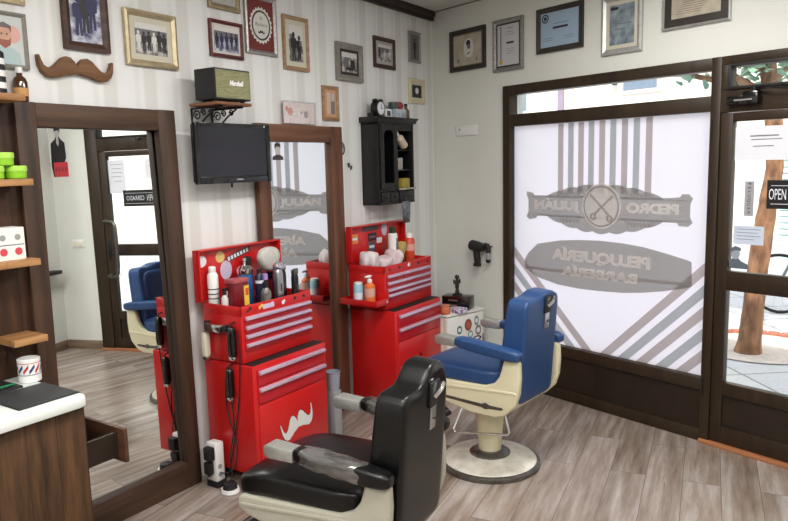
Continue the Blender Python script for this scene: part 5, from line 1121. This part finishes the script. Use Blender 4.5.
g = G(); g.tube([(.24, -.26, 1.0), (.32, -.18, 1.0), (.30, 0, .98), (.32, .18, 1.0), (.24, .26, 1.0)], .012, BG, 8); g.build('handlebar', o)
g = G(); g.cyl((-.06, -.05, .30), (-.06, -.06, .30), .09, DARKMETAL, n=20); g.tube([(-.06, -.06, .30), (.04, -.08, .17)], .010, DARKMETAL, 6); g.tube([(-.06, .06, .30), (-.16, .08, .43)], .010, DARKMETAL, 6); g.build('crankset', o)

# ------------------------------------------------------------------ light
wd = bpy.data.worlds.new('sky'); sc.world = wd; wd.use_nodes = True
bg = wd.node_tree.nodes['Background']; bg.inputs['Color'].default_value = (0.86, 0.92, 1.0, 1); bg.inputs['Strength'].default_value = 1.75
def sun(rot, e, col):
    l = bpy.data.lights.new('sun', 'SUN'); l.energy = e; l.angle = math.radians(1.5); l.color = col; o = bpy.data.objects.new('sun', l); COL.objects.link(o); o.rotation_euler = rot; return o
s_ = sun((0, 0, 0), 4.5, (1, .95, .88)); s_.rotation_euler = Vector((0.62, 0.30, -0.74)).to_track_quat('-Z', 'Y').to_euler()
def ceiling_lamp(x, y, rz, e, sx=1.2, sy=.30, col=(1, .975, .94)):
    l = bpy.data.lights.new('ceiling_lamp', 'AREA'); l.shape = 'RECTANGLE'; l.size = sx; l.size_y = sy; l.energy = e; l.color = col
    o = bpy.data.objects.new('ceiling_lamp', l); COL.objects.link(o); o.location = (x, y, H - .03); o.rotation_euler = (0, 0, rz)
for (x, y) in ((-1.5, -2.6), (-3.4, -2.9), (-2.4, -4.6), (-4.6, -4.6), (-5.6, -3.2)): ceiling_lamp(x, y, DELTA, 44)

# ------------------------------------------------------------------ camera
cam = bpy.data.cameras.new('camera'); cam.sensor_width = 36; cam.sensor_fit = 'HORIZONTAL'; cam.lens = 700.91 / 788 * 36; cam.clip_start = .05; cam.clip_end = 100
co = bpy.data.objects.new('camera', cam); COL.objects.link(co); sc.camera = co
yaw, pitch, roll = 0.896082883, -0.136226335, -0.0242875751
fw = Vector((math.cos(pitch) * math.cos(yaw), math.cos(pitch) * math.sin(yaw), math.sin(pitch))); r0 = Vector((math.sin(yaw), -math.cos(yaw), 0)); u0 = r0.cross(fw)
r1 = r0 * math.cos(roll) + u0 * math.sin(roll); u1 = -r0 * math.sin(roll) + u0 * math.cos(roll)
Mx = Matrix((r1, u1, -fw)).transposed().to_4x4(); Mx.translation = Vector((-4.08980719, -4.52464088, 1.75)); co.matrix_world = Mx

vs = sc.view_settings; vs.view_transform = 'Standard'; vs.look = 'None'; vs.exposure = 0.10; vs.gamma = 1.0; vs.use_curve_mapping = False
sc.cycles.max_bounces = 12; sc.cycles.transparent_max_bounces = 16; sc.cycles.sample_clamp_indirect = 6.0; sc.cycles.caustics_reflective = False; sc.cycles.caustics_refractive = False

# ------------------------------------------------------------------ groups of repeats
GR = {'picture_frame': 'pictures on the striped wall', 'certificate_frame': 'certificates above the shop window', 'floor_mirror': 'wood framed mirrors on the left wall', 'tool_chest': 'red tool chests', 'rolling_tool_cabinet': 'red rolling tool cabinets',
      'hanging_clipper': 'clippers hanging on the near red cabinet', 'power_cable': 'cables on the side of the red cabinet', 'power_adapter': 'adapters in the power strip', 'folded_cloth': 'white cloths in the far tool chest', 'hair_clipper': 'clippers standing in the near tool chest', 'spray_can': 'cans on the tool chests', 'paper_notice': 'notices on the door glass'}
for o in list(sc.objects):
    k = o.name.split('.')[0]
    if o.parent is None and k in GR and 'category' in o: o['group'] = GR[k]
